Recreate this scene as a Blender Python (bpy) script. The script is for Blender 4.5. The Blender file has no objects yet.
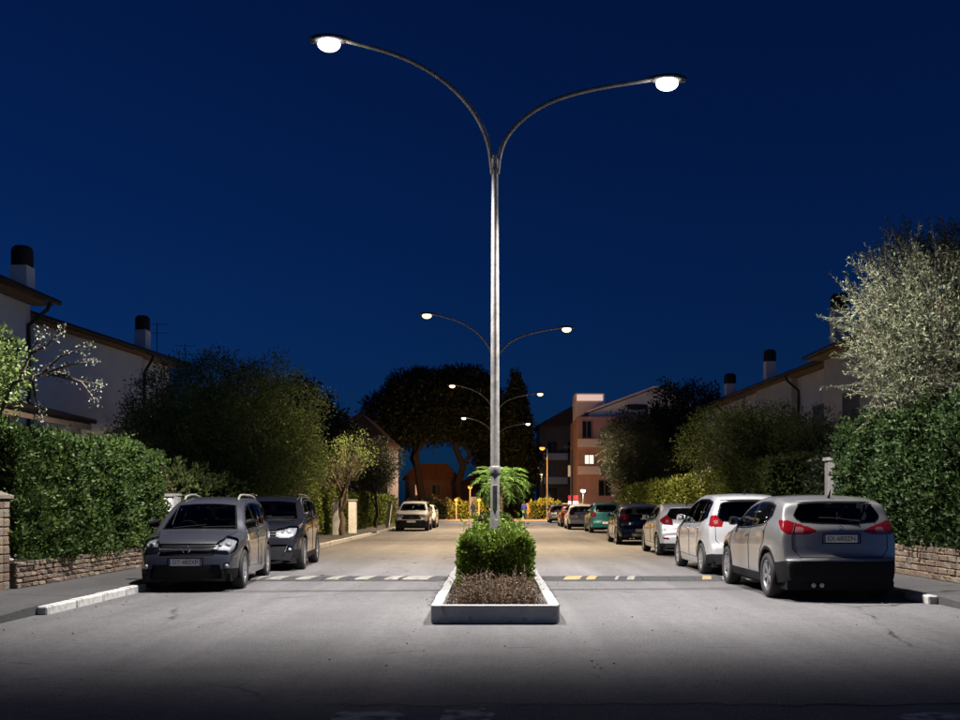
import bpy, bmesh, math, random
import numpy as np
from mathutils import Vector, Matrix

random.seed(7)
RNG = np.random.default_rng(11)
R = math.radians
SC = bpy.context.scene
COL = SC.collection

# ------------------------------------------------------------------ camera
F_PX, CAM_H = 1000.0, 1.42
cam_d = bpy.data.cameras.new('camera')
cam_d.sensor_width = 36.0
cam_d.lens = 36.0 * F_PX / 960.0
cam_d.shift_x = -15.0 / 960.0
cam_d.shift_y = 145.0 / 960.0
cam_d.clip_end = 3000
cam = bpy.data.objects.new('camera', cam_d)
cam.location = (0, 0, CAM_H)
cam.rotation_euler = (R(90), 0, 0)
COL.objects.link(cam)
SC.camera = cam

# ------------------------------------------------------------------ sky (blue hour, sun long gone: no sun lamp)
world = bpy.data.worlds.new('World')
SC.world = world
world.use_nodes = True
wn = world.node_tree
sky = wn.nodes.new('ShaderNodeTexSky')
sky.sky_type = 'NISHITA'
sky.sun_disc = False
sky.sun_elevation = R(14)
sky.dust_density = 1.0
sky.ozone_density = 4.0
sky.sun_rotation = R(118)
tint = wn.nodes.new('ShaderNodeMix')
tint.data_type = 'RGBA'
tint.blend_type = 'MULTIPLY'
tint.inputs[0].default_value = 1.0
tint.inputs[7].default_value = (0.022, 0.115, 0.36, 1)
wn.links.new(sky.outputs[0], tint.inputs[6])
bg = wn.nodes['Background']
wn.links.new(tint.outputs[2], bg.inputs[0])
bg.inputs[1].default_value = 0.053

# ------------------------------------------------------------------ exposure and render settings
SC.view_settings.view_transform = 'Standard'
SC.view_settings.look = 'None'
SC.view_settings.exposure = 0.0
SC.view_settings.gamma = 1.0
SC.render.engine = 'CYCLES'
cy = SC.cycles
cy.max_bounces = 6
cy.diffuse_bounces = 4
cy.glossy_bounces = 3
cy.transmission_bounces = 3
cy.transparent_max_bounces = 8
cy.caustics_reflective = False
cy.caustics_refractive = False
cy.sample_clamp_indirect = 4.0
cy.sample_clamp_direct = 4.0
cy.use_denoising = True
try:
    cy.denoiser = 'OPENIMAGEDENOISE'
except Exception:
    pass

LAMP_W = 14000.0        # street lamp power
COOL, WARM = (1.0, 0.95, 0.93), (1.0, 0.75, 0.48)

# ------------------------------------------------------------------ materials
MATS = {}


def mat(name, col, rough=0.6, metal=0.0, coat=0.0, var=0.0, scale=8.0, col2=None, bump=0.0, bscale=40.0,
        emit=0.0, ecol=None, translucent=0.0, island=0.0, spec=0.5, detail=4.0, wear=None):
    if name in MATS:
        return MATS[name]
    m = bpy.data.materials.new(name)
    m.use_nodes = True
    nt = m.node_tree
    b = nt.nodes['Principled BSDF']
    b.inputs['Roughness'].default_value = rough
    b.inputs['Metallic'].default_value = metal
    b.inputs['Coat Weight'].default_value = coat
    b.inputs['Coat Roughness'].default_value = 0.05
    b.inputs['Specular IOR Level'].default_value = spec
    b.inputs['Base Color'].default_value = (*col, 1)
    tc = nt.nodes.new('ShaderNodeTexCoord')
    last = None
    if var or col2:
        n = nt.nodes.new('ShaderNodeTexNoise')
        n.inputs['Scale'].default_value = scale
        n.inputs['Detail'].default_value = detail
        n.inputs['Roughness'].default_value = 0.65
        nt.links.new(tc.outputs['Object'], n.inputs['Vector'])
        r = nt.nodes.new('ShaderNodeValToRGB')
        r.color_ramp.elements[0].position = 0.32
        r.color_ramp.elements[1].position = 0.68
        c2 = col2 or tuple(min(1, c * (1 + var)) for c in col)
        c1 = col if col2 else tuple(c * (1 - var) for c in col)
        r.color_ramp.elements[0].color = (*c1, 1)
        r.color_ramp.elements[1].color = (*c2, 1)
        nt.links.new(n.outputs[0], r.inputs[0])
        last = r.outputs[0]
    if island:
        g = nt.nodes.new('ShaderNodeNewGeometry')
        mp = nt.nodes.new('ShaderNodeMapRange')
        mp.inputs[3].default_value = 1 - island
        mp.inputs[4].default_value = 1 + island
        nt.links.new(g.outputs['Random Per Island'], mp.inputs[0])
        mx = nt.nodes.new('ShaderNodeVectorMath')
        mx.operation = 'SCALE'
        if last is None:
            mx.inputs[0].default_value = col
        else:
            nt.links.new(last, mx.inputs[0])
        nt.links.new(mp.outputs[0], mx.inputs['Scale'])
        last = mx.outputs[0]
    if wear:
        wc, ws, lo, hi = wear
        n2 = nt.nodes.new('ShaderNodeTexNoise')
        n2.inputs['Scale'].default_value = ws
        n2.inputs['Detail'].default_value = 6
        nt.links.new(tc.outputs['Object'], n2.inputs['Vector'])
        mp2 = nt.nodes.new('ShaderNodeMapRange')
        mp2.inputs[1].default_value = lo
        mp2.inputs[2].default_value = hi
        nt.links.new(n2.outputs[0], mp2.inputs[0])
        mw = nt.nodes.new('ShaderNodeMix')
        mw.data_type = 'RGBA'
        nt.links.new(mp2.outputs[0], mw.inputs[0])
        if last is None:
            mw.inputs[6].default_value = (*col, 1)
        else:
            nt.links.new(last, mw.inputs[6])
        mw.inputs[7].default_value = (*wc, 1)
        last = mw.outputs[2]
    if last is not None:
        nt.links.new(last, b.inputs['Base Color'])
    if bump:
        nb = nt.nodes.new('ShaderNodeTexNoise')
        nb.inputs['Scale'].default_value = bscale
        nb.inputs['Detail'].default_value = 5
        nt.links.new(tc.outputs['Object'], nb.inputs['Vector'])
        bp = nt.nodes.new('ShaderNodeBump')
        bp.inputs['Strength'].default_value = bump
        bp.inputs['Distance'].default_value = 0.02
        nt.links.new(nb.outputs[0], bp.inputs['Height'])
        nt.links.new(bp.outputs[0], b.inputs['Normal'])
    if emit:
        b.inputs['Emission Color'].default_value = (*(ecol or col), 1)
        b.inputs['Emission Strength'].default_value = emit
    if translucent:
        t = nt.nodes.new('ShaderNodeBsdfTranslucent')
        if last is not None:
            nt.links.new(last, t.inputs[0])
        else:
            t.inputs[0].default_value = (*col, 1)
        ms = nt.nodes.new('ShaderNodeMixShader')
        ms.inputs[0].default_value = translucent
        nt.links.new(b.outputs[0], ms.inputs[1])
        nt.links.new(t.outputs[0], ms.inputs[2])
        nt.links.new(ms.outputs[0], nt.nodes['Material Output'].inputs[0])
    MATS[name] = m
    return m


def glass_mat(name, tintc=(0.35, 0.4, 0.4), ior=1.5):
    if name in MATS:
        return MATS[name]
    m = bpy.data.materials.new(name)
    m.use_nodes = True
    nt = m.node_tree
    nt.nodes.remove(nt.nodes['Principled BSDF'])
    tr = nt.nodes.new('ShaderNodeBsdfTransparent')
    tr.inputs[0].default_value = (*tintc, 1)
    gl = nt.nodes.new('ShaderNodeBsdfGlossy')
    gl.inputs['Roughness'].default_value = 0.02
    fr = nt.nodes.new('ShaderNodeFresnel')
    fr.inputs[0].default_value = ior
    ms = nt.nodes.new('ShaderNodeMixShader')
    nt.links.new(fr.outputs[0], ms.inputs[0])
    nt.links.new(tr.outputs[0], ms.inputs[1])
    nt.links.new(gl.outputs[0], ms.inputs[2])
    nt.links.new(ms.outputs[0], nt.nodes['Material Output'].inputs[0])
    MATS[name] = m
    return m


def asphalt_mat(name, base, dark, light, patch=True):
    m = bpy.data.materials.new(name)
    m.use_nodes = True
    nt = m.node_tree
    L = nt.links.new
    b = nt.nodes['Principled BSDF']
    b.inputs['Specular IOR Level'].default_value = 0.35
    tc = nt.nodes.new('ShaderNodeTexCoord')

    def noise(scale, detail, rough=0.6, vec=None):
        n = nt.nodes.new('ShaderNodeTexNoise')
        n.inputs['Scale'].default_value = scale
        n.inputs['Detail'].default_value = detail
        n.inputs['Roughness'].default_value = rough
        L(vec or tc.outputs['Object'], n.inputs['Vector'])
        return n.outputs[0]

    def ramp(s, lo, hi):
        r = nt.nodes.new('ShaderNodeMapRange')
        r.inputs[1].default_value, r.inputs[2].default_value = lo, hi
        L(s, r.inputs[0])
        return r.outputs[0]

    def mix(f, a, bb):
        x = nt.nodes.new('ShaderNodeMix')
        x.data_type = 'RGBA'
        L(f, x.inputs[0])
        for s, i in ((a, 6), (bb, 7)):
            if isinstance(s, tuple):
                x.inputs[i].default_value = (*s, 1)
            else:
                L(s, x.inputs[i])
        return x.outputs[2]
    c = mix(ramp(noise(0.35, 6, 0.7), 0.35, 0.65), dark, base)          # worn patches
    mp = nt.nodes.new('ShaderNodeMapping')                              # wheel tracks run along the road
    mp.inputs['Scale'].default_value = (0.9, 0.05, 1)
    L(tc.outputs['Object'], mp.inputs[0])
    c = mix(ramp(noise(1.3, 4, 0.6, mp.outputs[0]), 0.45, 0.75), c, light)
    c = mix(ramp(noise(9, 6, 0.75), 0.42, 0.75), c, tuple(.72 * v for v in dark))
    c = mix(ramp(noise(45, 3, 0.7), 0.46, 0.66), c, light)              # aggregate
    c = mix(ramp(noise(130, 2, 0.7), 0.55, 0.7), c, tuple(0.35 * v for v in dark))
    if patch:
        v = nt.nodes.new('ShaderNodeTexVoronoi')
        v.feature = 'DISTANCE_TO_EDGE'
        v.inputs['Scale'].default_value = 0.22
        wv = nt.nodes.new('ShaderNodeMix')
        wv.data_type = 'VECTOR'
        wv.inputs[0].default_value = 0.22
        nn = nt.nodes.new('ShaderNodeTexNoise')
        nn.inputs['Scale'].default_value = 2.6
        nn.inputs['Detail'].default_value = 5
        L(tc.outputs['Object'], nn.inputs['Vector'])
        L(tc.outputs['Object'], wv.inputs[4])
        L(nn.outputs['Color'], wv.inputs[5])
        L(wv.outputs[1], v.inputs['Vector'])
        cr = ramp(v.outputs['Distance'], 0.006, 0.0015)
        mm = nt.nodes.new('ShaderNodeMath')
        mm.operation = 'MULTIPLY'
        L(cr, mm.inputs[0])
        L(ramp(noise(0.5, 2), 0.5, 0.6), mm.inputs[1])
        c = mix(mm.outputs[0], c, tuple(0.25 * v_ for v_ in dark))
        st = ramp(noise(1.1, 5, 0.75), 0.62, 0.74)                      # oil stains
        sm = nt.nodes.new('ShaderNodeMath')
        sm.operation = 'MULTIPLY'
        sm.inputs[1].default_value = 0.75
        L(st, sm.inputs[0])
        c = mix(sm.outputs[0], c, tuple(0.4 * v_ for v_ in dark))
    L(c, b.inputs['Base Color'])
    L(ramp(noise(3, 5), 0.2, 1.6), b.inputs['Roughness'])
    rr = nt.nodes.new('ShaderNodeMapRange')
    rr.inputs[3].default_value, rr.inputs[4].default_value = 0.62, 0.9
    L(noise(2.0, 5), rr.inputs[0])
    L(rr.outputs[0], b.inputs['Roughness'])
    bp = nt.nodes.new('ShaderNodeBump')
    bp.inputs['Strength'].default_value = 0.8
    bp.inputs['Distance'].default_value = 0.012
    L(noise(75, 4, 0.8), bp.inputs['Height'])
    L(bp.outputs[0], b.inputs['Normal'])
    MATS[name] = m
    return m


M_ASPHALT = asphalt_mat('asphalt', (0.118, 0.115, 0.117), (0.062, 0.060, 0.061), (0.178, 0.174, 0.174))
M_PAVE = asphalt_mat('pavement_asphalt', (0.068, 0.066, 0.066), (0.043, 0.042, 0.042), (0.09, 0.088, 0.086))
M_EARTH = mat('earth', (0.045, 0.034, 0.024), 0.95, var=0.5, scale=6, bump=0.8, bscale=18)
M_KERB = mat('white_kerb', (0.43, 0.42, 0.395), 0.85, var=0.12, scale=7, wear=((0.2, 0.19, 0.18), 9, 0.5, 0.72), bump=0.5, bscale=30)
M_KERB2 = mat('bare_kerb', (0.28, 0.27, 0.25), 0.9, var=0.25, scale=5, bump=0.5, bscale=30)
M_PLANTER = mat('planter_concrete', (0.44, 0.432, 0.41), 0.88, var=0.15, scale=4, wear=((0.25, 0.23, 0.2), 9, 0.58, 0.75), bump=0.5, bscale=25)
M_STEEL = mat('galvanised_steel', (0.30, 0.285, 0.26), 0.5, metal=0.5, var=0.3, scale=9)
M_STEEL_D = mat('grey_lamp_housing', (0.12, 0.12, 0.12), 0.45, metal=0.3)
M_BRICKS = [mat('wall_stone_%d' % i, c, 0.92, var=0.3, scale=16, bump=0.9, bscale=34,
                wear=((0.05, 0.045, 0.04), 10, 0.55, 0.75))
            for i, c in enumerate([(0.15, 0.105, 0.068), (0.125, 0.078, 0.05), (0.18, 0.135, 0.09), (0.10, 0.065, 0.045), (0.14, 0.115, 0.085)])]
M_MORTAR = mat('mortar', (0.11, 0.092, 0.075), 0.95, var=0.3, scale=20, bump=0.6, bscale=50)
M_RUBBER = mat('black_rubber', (0.028, 0.028, 0.03), 0.75, var=0.3, scale=12)
M_STRIPE_Y = mat('worn_yellow_paint', (0.26, 0.19, 0.085), 0.75, wear=((0.06, 0.055, 0.05), 9, 0.5, 0.75))
M_STRIPE_W = mat('worn_white_paint', (0.2, 0.19, 0.165), 0.75, wear=((0.09, 0.085, 0.08), 9, 0.46, 0.7))
M_FADED = mat('faded_road_paint', (0.42, 0.40, 0.34), 0.85, wear=((0.08, 0.078, 0.075), 7, 0.40, 0.62))
M_TAR = mat('tar_seam', (0.02, 0.02, 0.02), 0.7)
M_GLASS = glass_mat('car_glass', (0.30, 0.33, 0.33))
M_CLEAR = glass_mat('clear_lens', (0.85, 0.87, 0.88))
M_BLACK = mat('black_plastic', (0.009, 0.009, 0.01), 0.62, spec=.15)
M_TRIM = mat('black_gloss_trim', (0.008, 0.008, 0.009), 0.2)
M_CHROME = mat('chrome', (0.75, 0.75, 0.76), 0.12, metal=1.0)
M_ALLOY = mat('alloy_wheel', (0.5, 0.5, 0.51), 0.28, metal=0.85)
M_TYRE = mat('tyre_rubber', (0.014, 0.014, 0.014), 0.85)
M_RED = mat('red_lamp_lens', (0.15, 0.004, 0.007), 0.12, coat=1.0)
M_REDL = mat('clear_lamp_lens', (0.2, 0.07, 0.07), 0.12, coat=1.0)
M_REFL = mat('lamp_reflector', (0.26, 0.26, 0.27), 0.55, metal=0.35, var=0.35, scale=28)
M_LENS = mat('lamp_lens_bowl', (.45, .46, .47), .15, metal=.2, coat=1.0)
M_SEAT = mat('seat_cloth', (0.03, 0.03, 0.033), 0.9)
M_PLATE = mat('plate_white', (0.6, 0.6, 0.57), 0.5)
M_PBLUE = mat('plate_blue', (0.02, 0.05, 0.25), 0.5)
M_INK = mat('plate_ink', (0.01, 0.01, 0.012), 0.6)


def emis(name, col, s):
    return mat(name, col, 0.5, emit=s, ecol=col)


# ------------------------------------------------------------------ scene helpers
def link(name, data, parent=None, m=None, loc=None, rot=None):
    o = bpy.data.objects.new(name, data)
    COL.objects.link(o)
    if parent is not None:
        o.parent = parent
    if m is not None and data is not None and hasattr(data, 'materials') and len(data.materials) == 0:
        data.materials.append(m)
    if loc is not None:
        o.location = loc
    if rot is not None:
        o.rotation_euler = rot
    return o


def tag(o, label=None, cat=None, group=None, kind=None):
    if label:
        o['label'] = label
    if cat:
        o['category'] = cat
    if group:
        o['group'] = group
    if kind:
        o['kind'] = kind
    return o


def thing(name, label, cat, loc=(0, 0, 0), rz=0.0, group=None):
    o = link(name, None, loc=loc, rot=(0, 0, rz))
    o.empty_display_size = 0.2
    return tag(o, label, cat, group)


def np_mesh(name, V, Fq, smooth=False):
    """mesh from an (n,3) array and an (m,k) array of equal-size faces"""
    me = bpy.data.meshes.new(name)
    V = np.ascontiguousarray(V, dtype=np.float32)
    Fq = np.ascontiguousarray(Fq, dtype=np.int32)
    m, k = Fq.shape
    me.vertices.add(len(V))
    me.vertices.foreach_set('co', V.ravel())
    me.loops.add(m * k)
    me.loops.foreach_set('vertex_index', Fq.ravel())
    me.polygons.add(m)
    me.polygons.foreach_set('loop_start', np.arange(0, m * k, k, dtype=np.int32))
    me.polygons.foreach_set('loop_total', np.full(m, k, dtype=np.int32))
    if smooth:
        me.polygons.foreach_set('use_smooth', np.ones(m, dtype=bool))
    me.update(calc_edges=True)
    return me


class MB:
    def __init__(s):
        s.v, s.f, s.sm = [], [], []

    def add(s, vs, fs, smooth=False):
        o = len(s.v)
        s.v += [tuple(p) for p in vs]
        s.f += [tuple(i + o for i in f) for f in fs]
        s.sm += [smooth] * len(fs)
        return s

    def box(s, lo, hi, rz=0.0, c=None):
        (x0, y0, z0), (x1, y1, z1) = lo, hi
        vs = [(x0, y0, z0), (x1, y0, z0), (x1, y1, z0), (x0, y1, z0), (x0, y0, z1), (x1, y0, z1), (x1, y1, z1), (x0, y1, z1)]
        if rz:
            cx, cyy = c if c else ((x0 + x1) / 2, (y0 + y1) / 2)
            ca, sa = math.cos(rz), math.sin(rz)
            vs = [(cx + (x - cx) * ca - (y - cyy) * sa, cyy + (x - cx) * sa + (y - cyy) * ca, z) for x, y, z in vs]
        return s.add(vs, [(0, 3, 2, 1), (4, 5, 6, 7), (0, 1, 5, 4), (1, 2, 6, 5), (2, 3, 7, 6), (3, 0, 4, 7)])

    def prism(s, poly, d0, d1, axis='y'):
        n = len(poly)
        mk = {'y': lambda p, d: (p[0], d, p[1]), 'x': lambda p, d: (d, p[0], p[1]), 'z': lambda p, d: (p[0], p[1], d)}[axis]
        vs = [mk(p, d0) for p in poly] + [mk(p, d1) for p in poly]
        fs = [tuple(range(n))[::-1], tuple(range(n, 2 * n))] + [(i, (i + 1) % n, n + (i + 1) % n, n + i) for i in range(n)]
        return s.add(vs, fs)

    def tube(s, path, radii, n=8, cap=True, smooth=True):
        path = [Vector(p) for p in path]
        if not hasattr(radii, '__len__'):
            radii = [radii] * len(path)
        vs = []
        ref = None
        for i, p in enumerate(path):
            t = (path[min(i + 1, len(path) - 1)] - path[max(i - 1, 0)]).normalized()
            if ref is None:
                ref = Vector((1, 0, 0)) if abs(t.x) < 0.9 else Vector((0, 1, 0))
            a = (ref - t * ref.dot(t)).normalized()
            ref = a
            b = t.cross(a)
            for k in range(n):
                an = 2 * math.pi * k / n
                vs.append(p + (a * math.cos(an) + b * math.sin(an)) * radii[i])
        fs = []
        for i in range(len(path) - 1):
            for k in range(n):
                fs.append((i * n + k, i * n + (k + 1) % n, (i + 1) * n + (k + 1) % n, (i + 1) * n + k))
        s.add(vs, fs, smooth)
        if cap:
            s.add(vs[:n], [tuple(range(n))[::-1]])
            s.add(vs[-n:], [tuple(range(n))])
        return s

    def lathe(s, prof, n=20, c=(0, 0, 0), axis='z', smooth=True):
        vs = []
        for r, h in prof:
            for k in range(n):
                a = 2 * math.pi * k / n
                if axis == 'z':
                    vs.append((c[0] + r * math.cos(a), c[1] + r * math.sin(a), c[2] + h))
                else:
                    vs.append((c[0] + r * math.cos(a), c[1] + h, c[2] + r * math.sin(a)))
        fs = []
        for i in range(len(prof) - 1):
            for k in range(n):
                q = (i * n + k, i * n + (k + 1) % n, (i + 1) * n + (k + 1) % n, (i + 1) * n + k)
                fs.append(q if axis == 'z' else q[::-1])
        return s.add(vs, fs, smooth)

    def ellipsoid(s, c, r, n=14, m=8):
        prof = [(math.sin(math.pi * i / m), -math.cos(math.pi * i / m)) for i in range(m + 1)]
        vs, fs = [], []
        for pr, ph in prof:
            for k in range(n):
                a = 2 * math.pi * k / n
                vs.append((c[0] + r[0] * max(pr, 1e-4) * math.cos(a), c[1] + r[1] * max(pr, 1e-4) * math.sin(a), c[2] + r[2] * ph))
        for i in range(m):
            for k in range(n):
                fs.append((i * n + k, i * n + (k + 1) % n, (i + 1) * n + (k + 1) % n, (i + 1) * n + k))
        return s.add(vs, fs, True)

    def mesh(s, name):
        me = bpy.data.meshes.new(name)
        me.from_pydata(s.v, [], s.f)
        me.polygons.foreach_set('use_smooth', s.sm)
        me.update()
        return me

    def build(s, name, m, parent=None, loc=None, rot=None, bevel=0.0):
        me = s.mesh(name)
        if bevel:
            bm = bmesh.new()
            bm.from_mesh(me)
            bmesh.ops.bevel(bm, geom=list(bm.edges), offset=bevel, segments=2, profile=0.6, affect='EDGES')
            bm.to_mesh(me)
            bm.free()
        return link(name, me, parent, m, loc, rot)


def bevel_box(size, b):
    bm = bmesh.new()
    bmesh.ops.create_cube(bm, size=1.0)
    bmesh.ops.scale(bm, vec=size, verts=bm.verts)
    bmesh.ops.bevel(bm, geom=list(bm.edges), offset=b, segments=1, affect='EDGES')
    me = bpy.data.meshes.new('block')
    bm.to_mesh(me)
    bm.free()
    return me


def structure(name, mb, m, label=None):
    o = mb.build(name, m)
    o['kind'] = 'structure'
    if label:
        o['label'] = label
    return o


def pchip(xs, ys, x):
    xs, ys = np.asarray(xs, float), np.asarray(ys, float)
    h = np.diff(xs)
    d = np.diff(ys) / h
    m = np.zeros(len(xs))
    m[0], m[-1] = d[0], d[-1]
    for i in range(1, len(xs) - 1):
        if d[i - 1] * d[i] > 0:
            w1, w2 = 2 * h[i] + h[i - 1], h[i] + 2 * h[i - 1]
            m[i] = (w1 + w2) / (w1 / d[i - 1] + w2 / d[i])
    x = np.asarray(x, float)
    i = np.clip(np.searchsorted(xs, x) - 1, 0, len(h) - 1)
    t = np.clip((x - xs[i]) / h[i], 0, 1)
    return ((1 + 2 * t) * (1 - t) ** 2 * ys[i] + t * (1 - t) ** 2 * h[i] * m[i] + t * t * (3 - 2 * t) * ys[i + 1] + t * t * (t - 1) * h[i] * m[i + 1])


# ================================================================== SETTING
structure('ground', MB().add([(-900, -300, -0.06), (900, -300, -0.06), (900, 1500, -0.06), (-900, 1500, -0.06)], [(0, 1, 2, 3)]), M_EARTH)
structure('road', MB().add([(-70, -15, 0), (70, -15, 0), (70, 150, 0), (-70, 150, 0)], [(0, 1, 2, 3)]), M_ASPHALT)

XL, XR = -5.78, 6.2          # kerb lines


def pavement(name, x0, x1, y0, y1, ramp, sign):
    """raised slab whose near end ramps down flush with the road"""
    mb = MB()
    h = 0.115
    ys = [y0, y0 + ramp, y1]
    zs = [0.006, h, h]
    vs, fs = [], []
    for y, z in zip(ys, zs):
        vs += [(x0, y, z), (x1, y, z), (x1, y, -0.03), (x0, y, -0.03)]
    for i in range(2):
        a, b = i * 4, i * 4 + 4
        for k in range(4):
            fs.append((a + k, a + (k + 1) % 4, b + (k + 1) % 4, b + k))
    fs += [(0, 3, 2, 1), (8, 9, 10, 11)]
    mb.add(vs, fs)
    return structure(name, mb, M_PAVE)


pavement('pavement_left', -7.62, XL - 0.14, 9.6, 90, 3.0, -1)
pavement('pavement_right', XR + 0.14, 7.88, 11.4, 90, 2.8, 1)
structure('garden_ground_left', MB().box((-60, 9.6, -0.04), (-7.63, 90, 0.13)), M_EARTH)
structure('garden_ground_right', MB().box((7.89, 11.4, -0.04), (60, 90, 0.13)), M_EARTH)


def kerb(name, x, runs, w=0.14):
    root = link(name, None)
    root['kind'] = 'structure'
    me = bevel_box((w, 0.985, 0.2), 0.018)
    me.materials.append(M_KERB)
    me2 = me.copy()
    me2.materials.clear()
    me2.materials.append(M_KERB2)
    for y0, y1, h, white in runs:
        n = max(1, int(round(y1 - y0)))
        for i in range(n):
            y = y0 + (i + 0.5) * (y1 - y0) / n
            o = link('kerbstone', me if white else me2, root)
            o.location = (x + random.uniform(-.006, .006), y, h - 0.1 + random.uniform(-.006, .004))
            o.rotation_euler = (random.uniform(-.004, .004), 0, random.uniform(-.006, .006))
            o.scale = (1, (y1 - y0) / n, 1)
    return root


kerb('kerb_left', XL - 0.07, [(12.9, 16.6, 0.115, True), (16.5, 25.5, 0.035, False), (25.5, 33, 0.12, False), (33, 47, 0.125, True), (47, 50, 0.035, False), (50, 88, 0.12, True)])
kerb('kerb_right', XR + 0.07, [(14.3, 15.15, 0.115, True), (15.15, 34, 0.12, False), (34, 88, 0.12, False)])

# foreground seam, patches and worn crossing paint
sm = MB()
pts = [(-1.3, 7.05)]
while pts[-1][0] < 5.5:
    pts.append((pts[-1][0] + random.uniform(.08, .22), 7.12 + random.uniform(-.05, .05) + 0.03 * math.sin(pts[-1][0] * 2)))
vs, fs = [], []
for i, (x, y) in enumerate(pts):
    w = random.uniform(.006, .03)
    vs += [(x, y - w, 0.004), (x, y + w, 0.004)]
    if i:
        fs.append((2 * i - 2, 2 * i, 2 * i + 1, 2 * i - 1))
sm.add(vs, fs)
sm2 = [(-1.35, 8.6)]
structure('road_seam', sm, M_TAR)
for k, (x0, x1, y0, y1) in enumerate([(-1.10, -0.62, 6.2, 6.9), (-0.38, -0.02, 6.2, 6.95), (2.7, 3.2, 6.2, 6.8)]):
    vs = []
    for t in range(12):
        a = t / 12 * 2 * math.pi
        u, v = max(-1, min(1, 1.35 * math.cos(a))), max(-1, min(1, 1.35 * math.sin(a)))
        vs.append((x0 + (x1 - x0) * (u + 1) / 2 + random.uniform(-.03, .03), y0 + (y1 - y0) * (v + 1) / 2 + random.uniform(-.04, .04), 0.004))
    structure('crossing_marking', MB().add(vs, [tuple(range(12))]), M_FADED)
# give-way line and stop lines at the far end of the street
structure('far_stop_line', MB().add([(-5.6, 86.5, .004), (-1, 86.5, .004), (-1, 87.1, .004), (-5.6, 87.1, .004)], [(0, 1, 2, 3)]), M_STRIPE_W)


# ------------------------------------------------------------------ speed bumps
def speed_bump(label, x0, x1, y, stripes):
    t = thing('speed_bump', label, 'speed bump', (0, y, 0), 0, 'speed bumps beside the planter')
    prof = [(-.5, 0.0), (-.42, .022), (-.28, .042), (0, .05), (.28, .042), (.42, .022), (.5, 0.0)]
    n = int(round((x1 - x0) / 0.5))
    w = (x1 - x0) / n
    mb = MB()
    vs, fs = [], []
    for i, x in enumerate((-w / 2 + .004, w / 2 - .004)):
        for (py, pz) in prof:
            vs.append((x, py, pz + .002))
    m = len(prof)
    for k in range(m - 1):
        fs.append((k, m + k, m + k + 1, k + 1))
    fs += [tuple(range(m)), tuple(range(2 * m - 1, m - 1, -1))]
    mb.add(vs, fs)
    me = mb.mesh('segment')
    me.materials.append(M_RUBBER)
    for i in range(n):
        o = link('segment', me, t, loc=(x0 + (i + .5) * w, random.uniform(-.008, .008), 0))
        o.rotation_euler = (0, 0, random.uniform(-.012, .012))
    for (a, b, mm) in stripes:
        vs, fs = [], []
        for k, (py, pz) in enumerate(prof[:-1]):
            if k == 0:
                continue
            sl = 0.20 * (py + .5)
            vs += [(a + sl, py, pz + .006), (b + sl, py, pz + .006)]
        for k in range(len(vs) // 2 - 1):
            fs.append((2 * k, 2 * k + 1, 2 * k + 3, 2 * k + 2))
        MB().add(vs, fs).build('painted_stripe', mm, t)
    return t


BY = 19.1
gx = lambda px: (px - 495) / 1000 * BY
speed_bump('black rubber speed bump with white stripes, running from the planter to the left cars', gx(250), -.82, BY,
           [(gx(a), gx(b), M_STRIPE_W) for a, b in ((254, 262), (269, 284), (298, 312), (328, 340), (356, 370), (385, 398), (403, 428))])
speed_bump('dark rubber speed bump with few yellow stripes, running from the planter to the right cars', .82, gx(742), BY,
           [(gx(a), gx(b), m) for a, b, m in ((561, 577, M_STRIPE_Y), (583, 592, M_STRIPE_Y), (611, 614, M_STRIPE_W), (623, 630, M_STRIPE_W), (697, 706, M_STRIPE_Y), (717, 724, M_STRIPE_W))])


# ================================================================== VEGETATION HELPERS
def unit(a):
    return a / np.maximum(np.linalg.norm(a, axis=1, keepdims=True), 1e-9)


def leaf_mesh(name, P, A, length, aspect=0.45, jit=0.35):
    """one small four-sided leaf at every point of P, growing along A"""
    n = len(P)
    A = unit(unit(A) + RNG.normal(0, jit, (n, 3)))
    B = unit(np.cross(A, RNG.normal(0, 1, (n, 3))))
    N = np.cross(A, B)
    L = (length * RNG.uniform(0.6, 1.3, n))[:, None]
    W = L * aspect * 0.5
    bend = N * L * RNG.uniform(-.15, .15, (n, 1))
    V = np.empty((n, 4, 3))
    V[:, 0] = P
    V[:, 1] = P + A * L * .5 + B * W + bend
    V[:, 2] = P + A * L
    V[:, 3] = P + A * L * .5 - B * W + bend
    return np_mesh(name, V.reshape(-1, 3), np.arange(4 * n).reshape(n, 4))


def sticks_mesh(name, P0, P1, r0, r1):
    """three-sided tapered sticks"""
    n = len(P0)
    T = unit(P1 - P0)
    A = unit(np.cross(T, RNG.normal(0, 1, (n, 3))))
    B = np.cross(T, A)
    V = np.empty((n, 6, 3))
    r0 = np.broadcast_to(r0, (n,))[:, None]
    r1 = np.broadcast_to(r1, (n,))[:, None]
    for k in range(3):
        a = 2 * math.pi * k / 3
        d = A * math.cos(a) + B * math.sin(a)
        V[:, k] = P0 + d * r0
        V[:, 3 + k] = P1 + d * r1
    f = np.array([[0, 1, 4, 3], [1, 2, 5, 4], [2, 0, 3, 5]])
    Fq = (f[None] + 6 * np.arange(n)[:, None, None]).reshape(-1, 4)
    return np_mesh(name, V.reshape(-1, 3), Fq, True)


def wobble(P, s, amp, seed=0):
    """cheap smooth 3-d noise"""
    out = np.zeros(len(P))
    g = np.random.default_rng(seed)
    for k in range(6):
        w = g.normal(0, s * (1 + .45 * k), 3)
        out += np.sin(P @ w + g.uniform(0, 6.28)) / (1 + .4 * k)
    return out * amp / 3


def leafm(name, c1, c2, scale=1.2, island=0.45, rough=0.55, tr=0.22, spec=0.4):
    return mat(name, c1, rough, col2=c2, scale=scale, island=island, translucent=tr, spec=spec)


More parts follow.
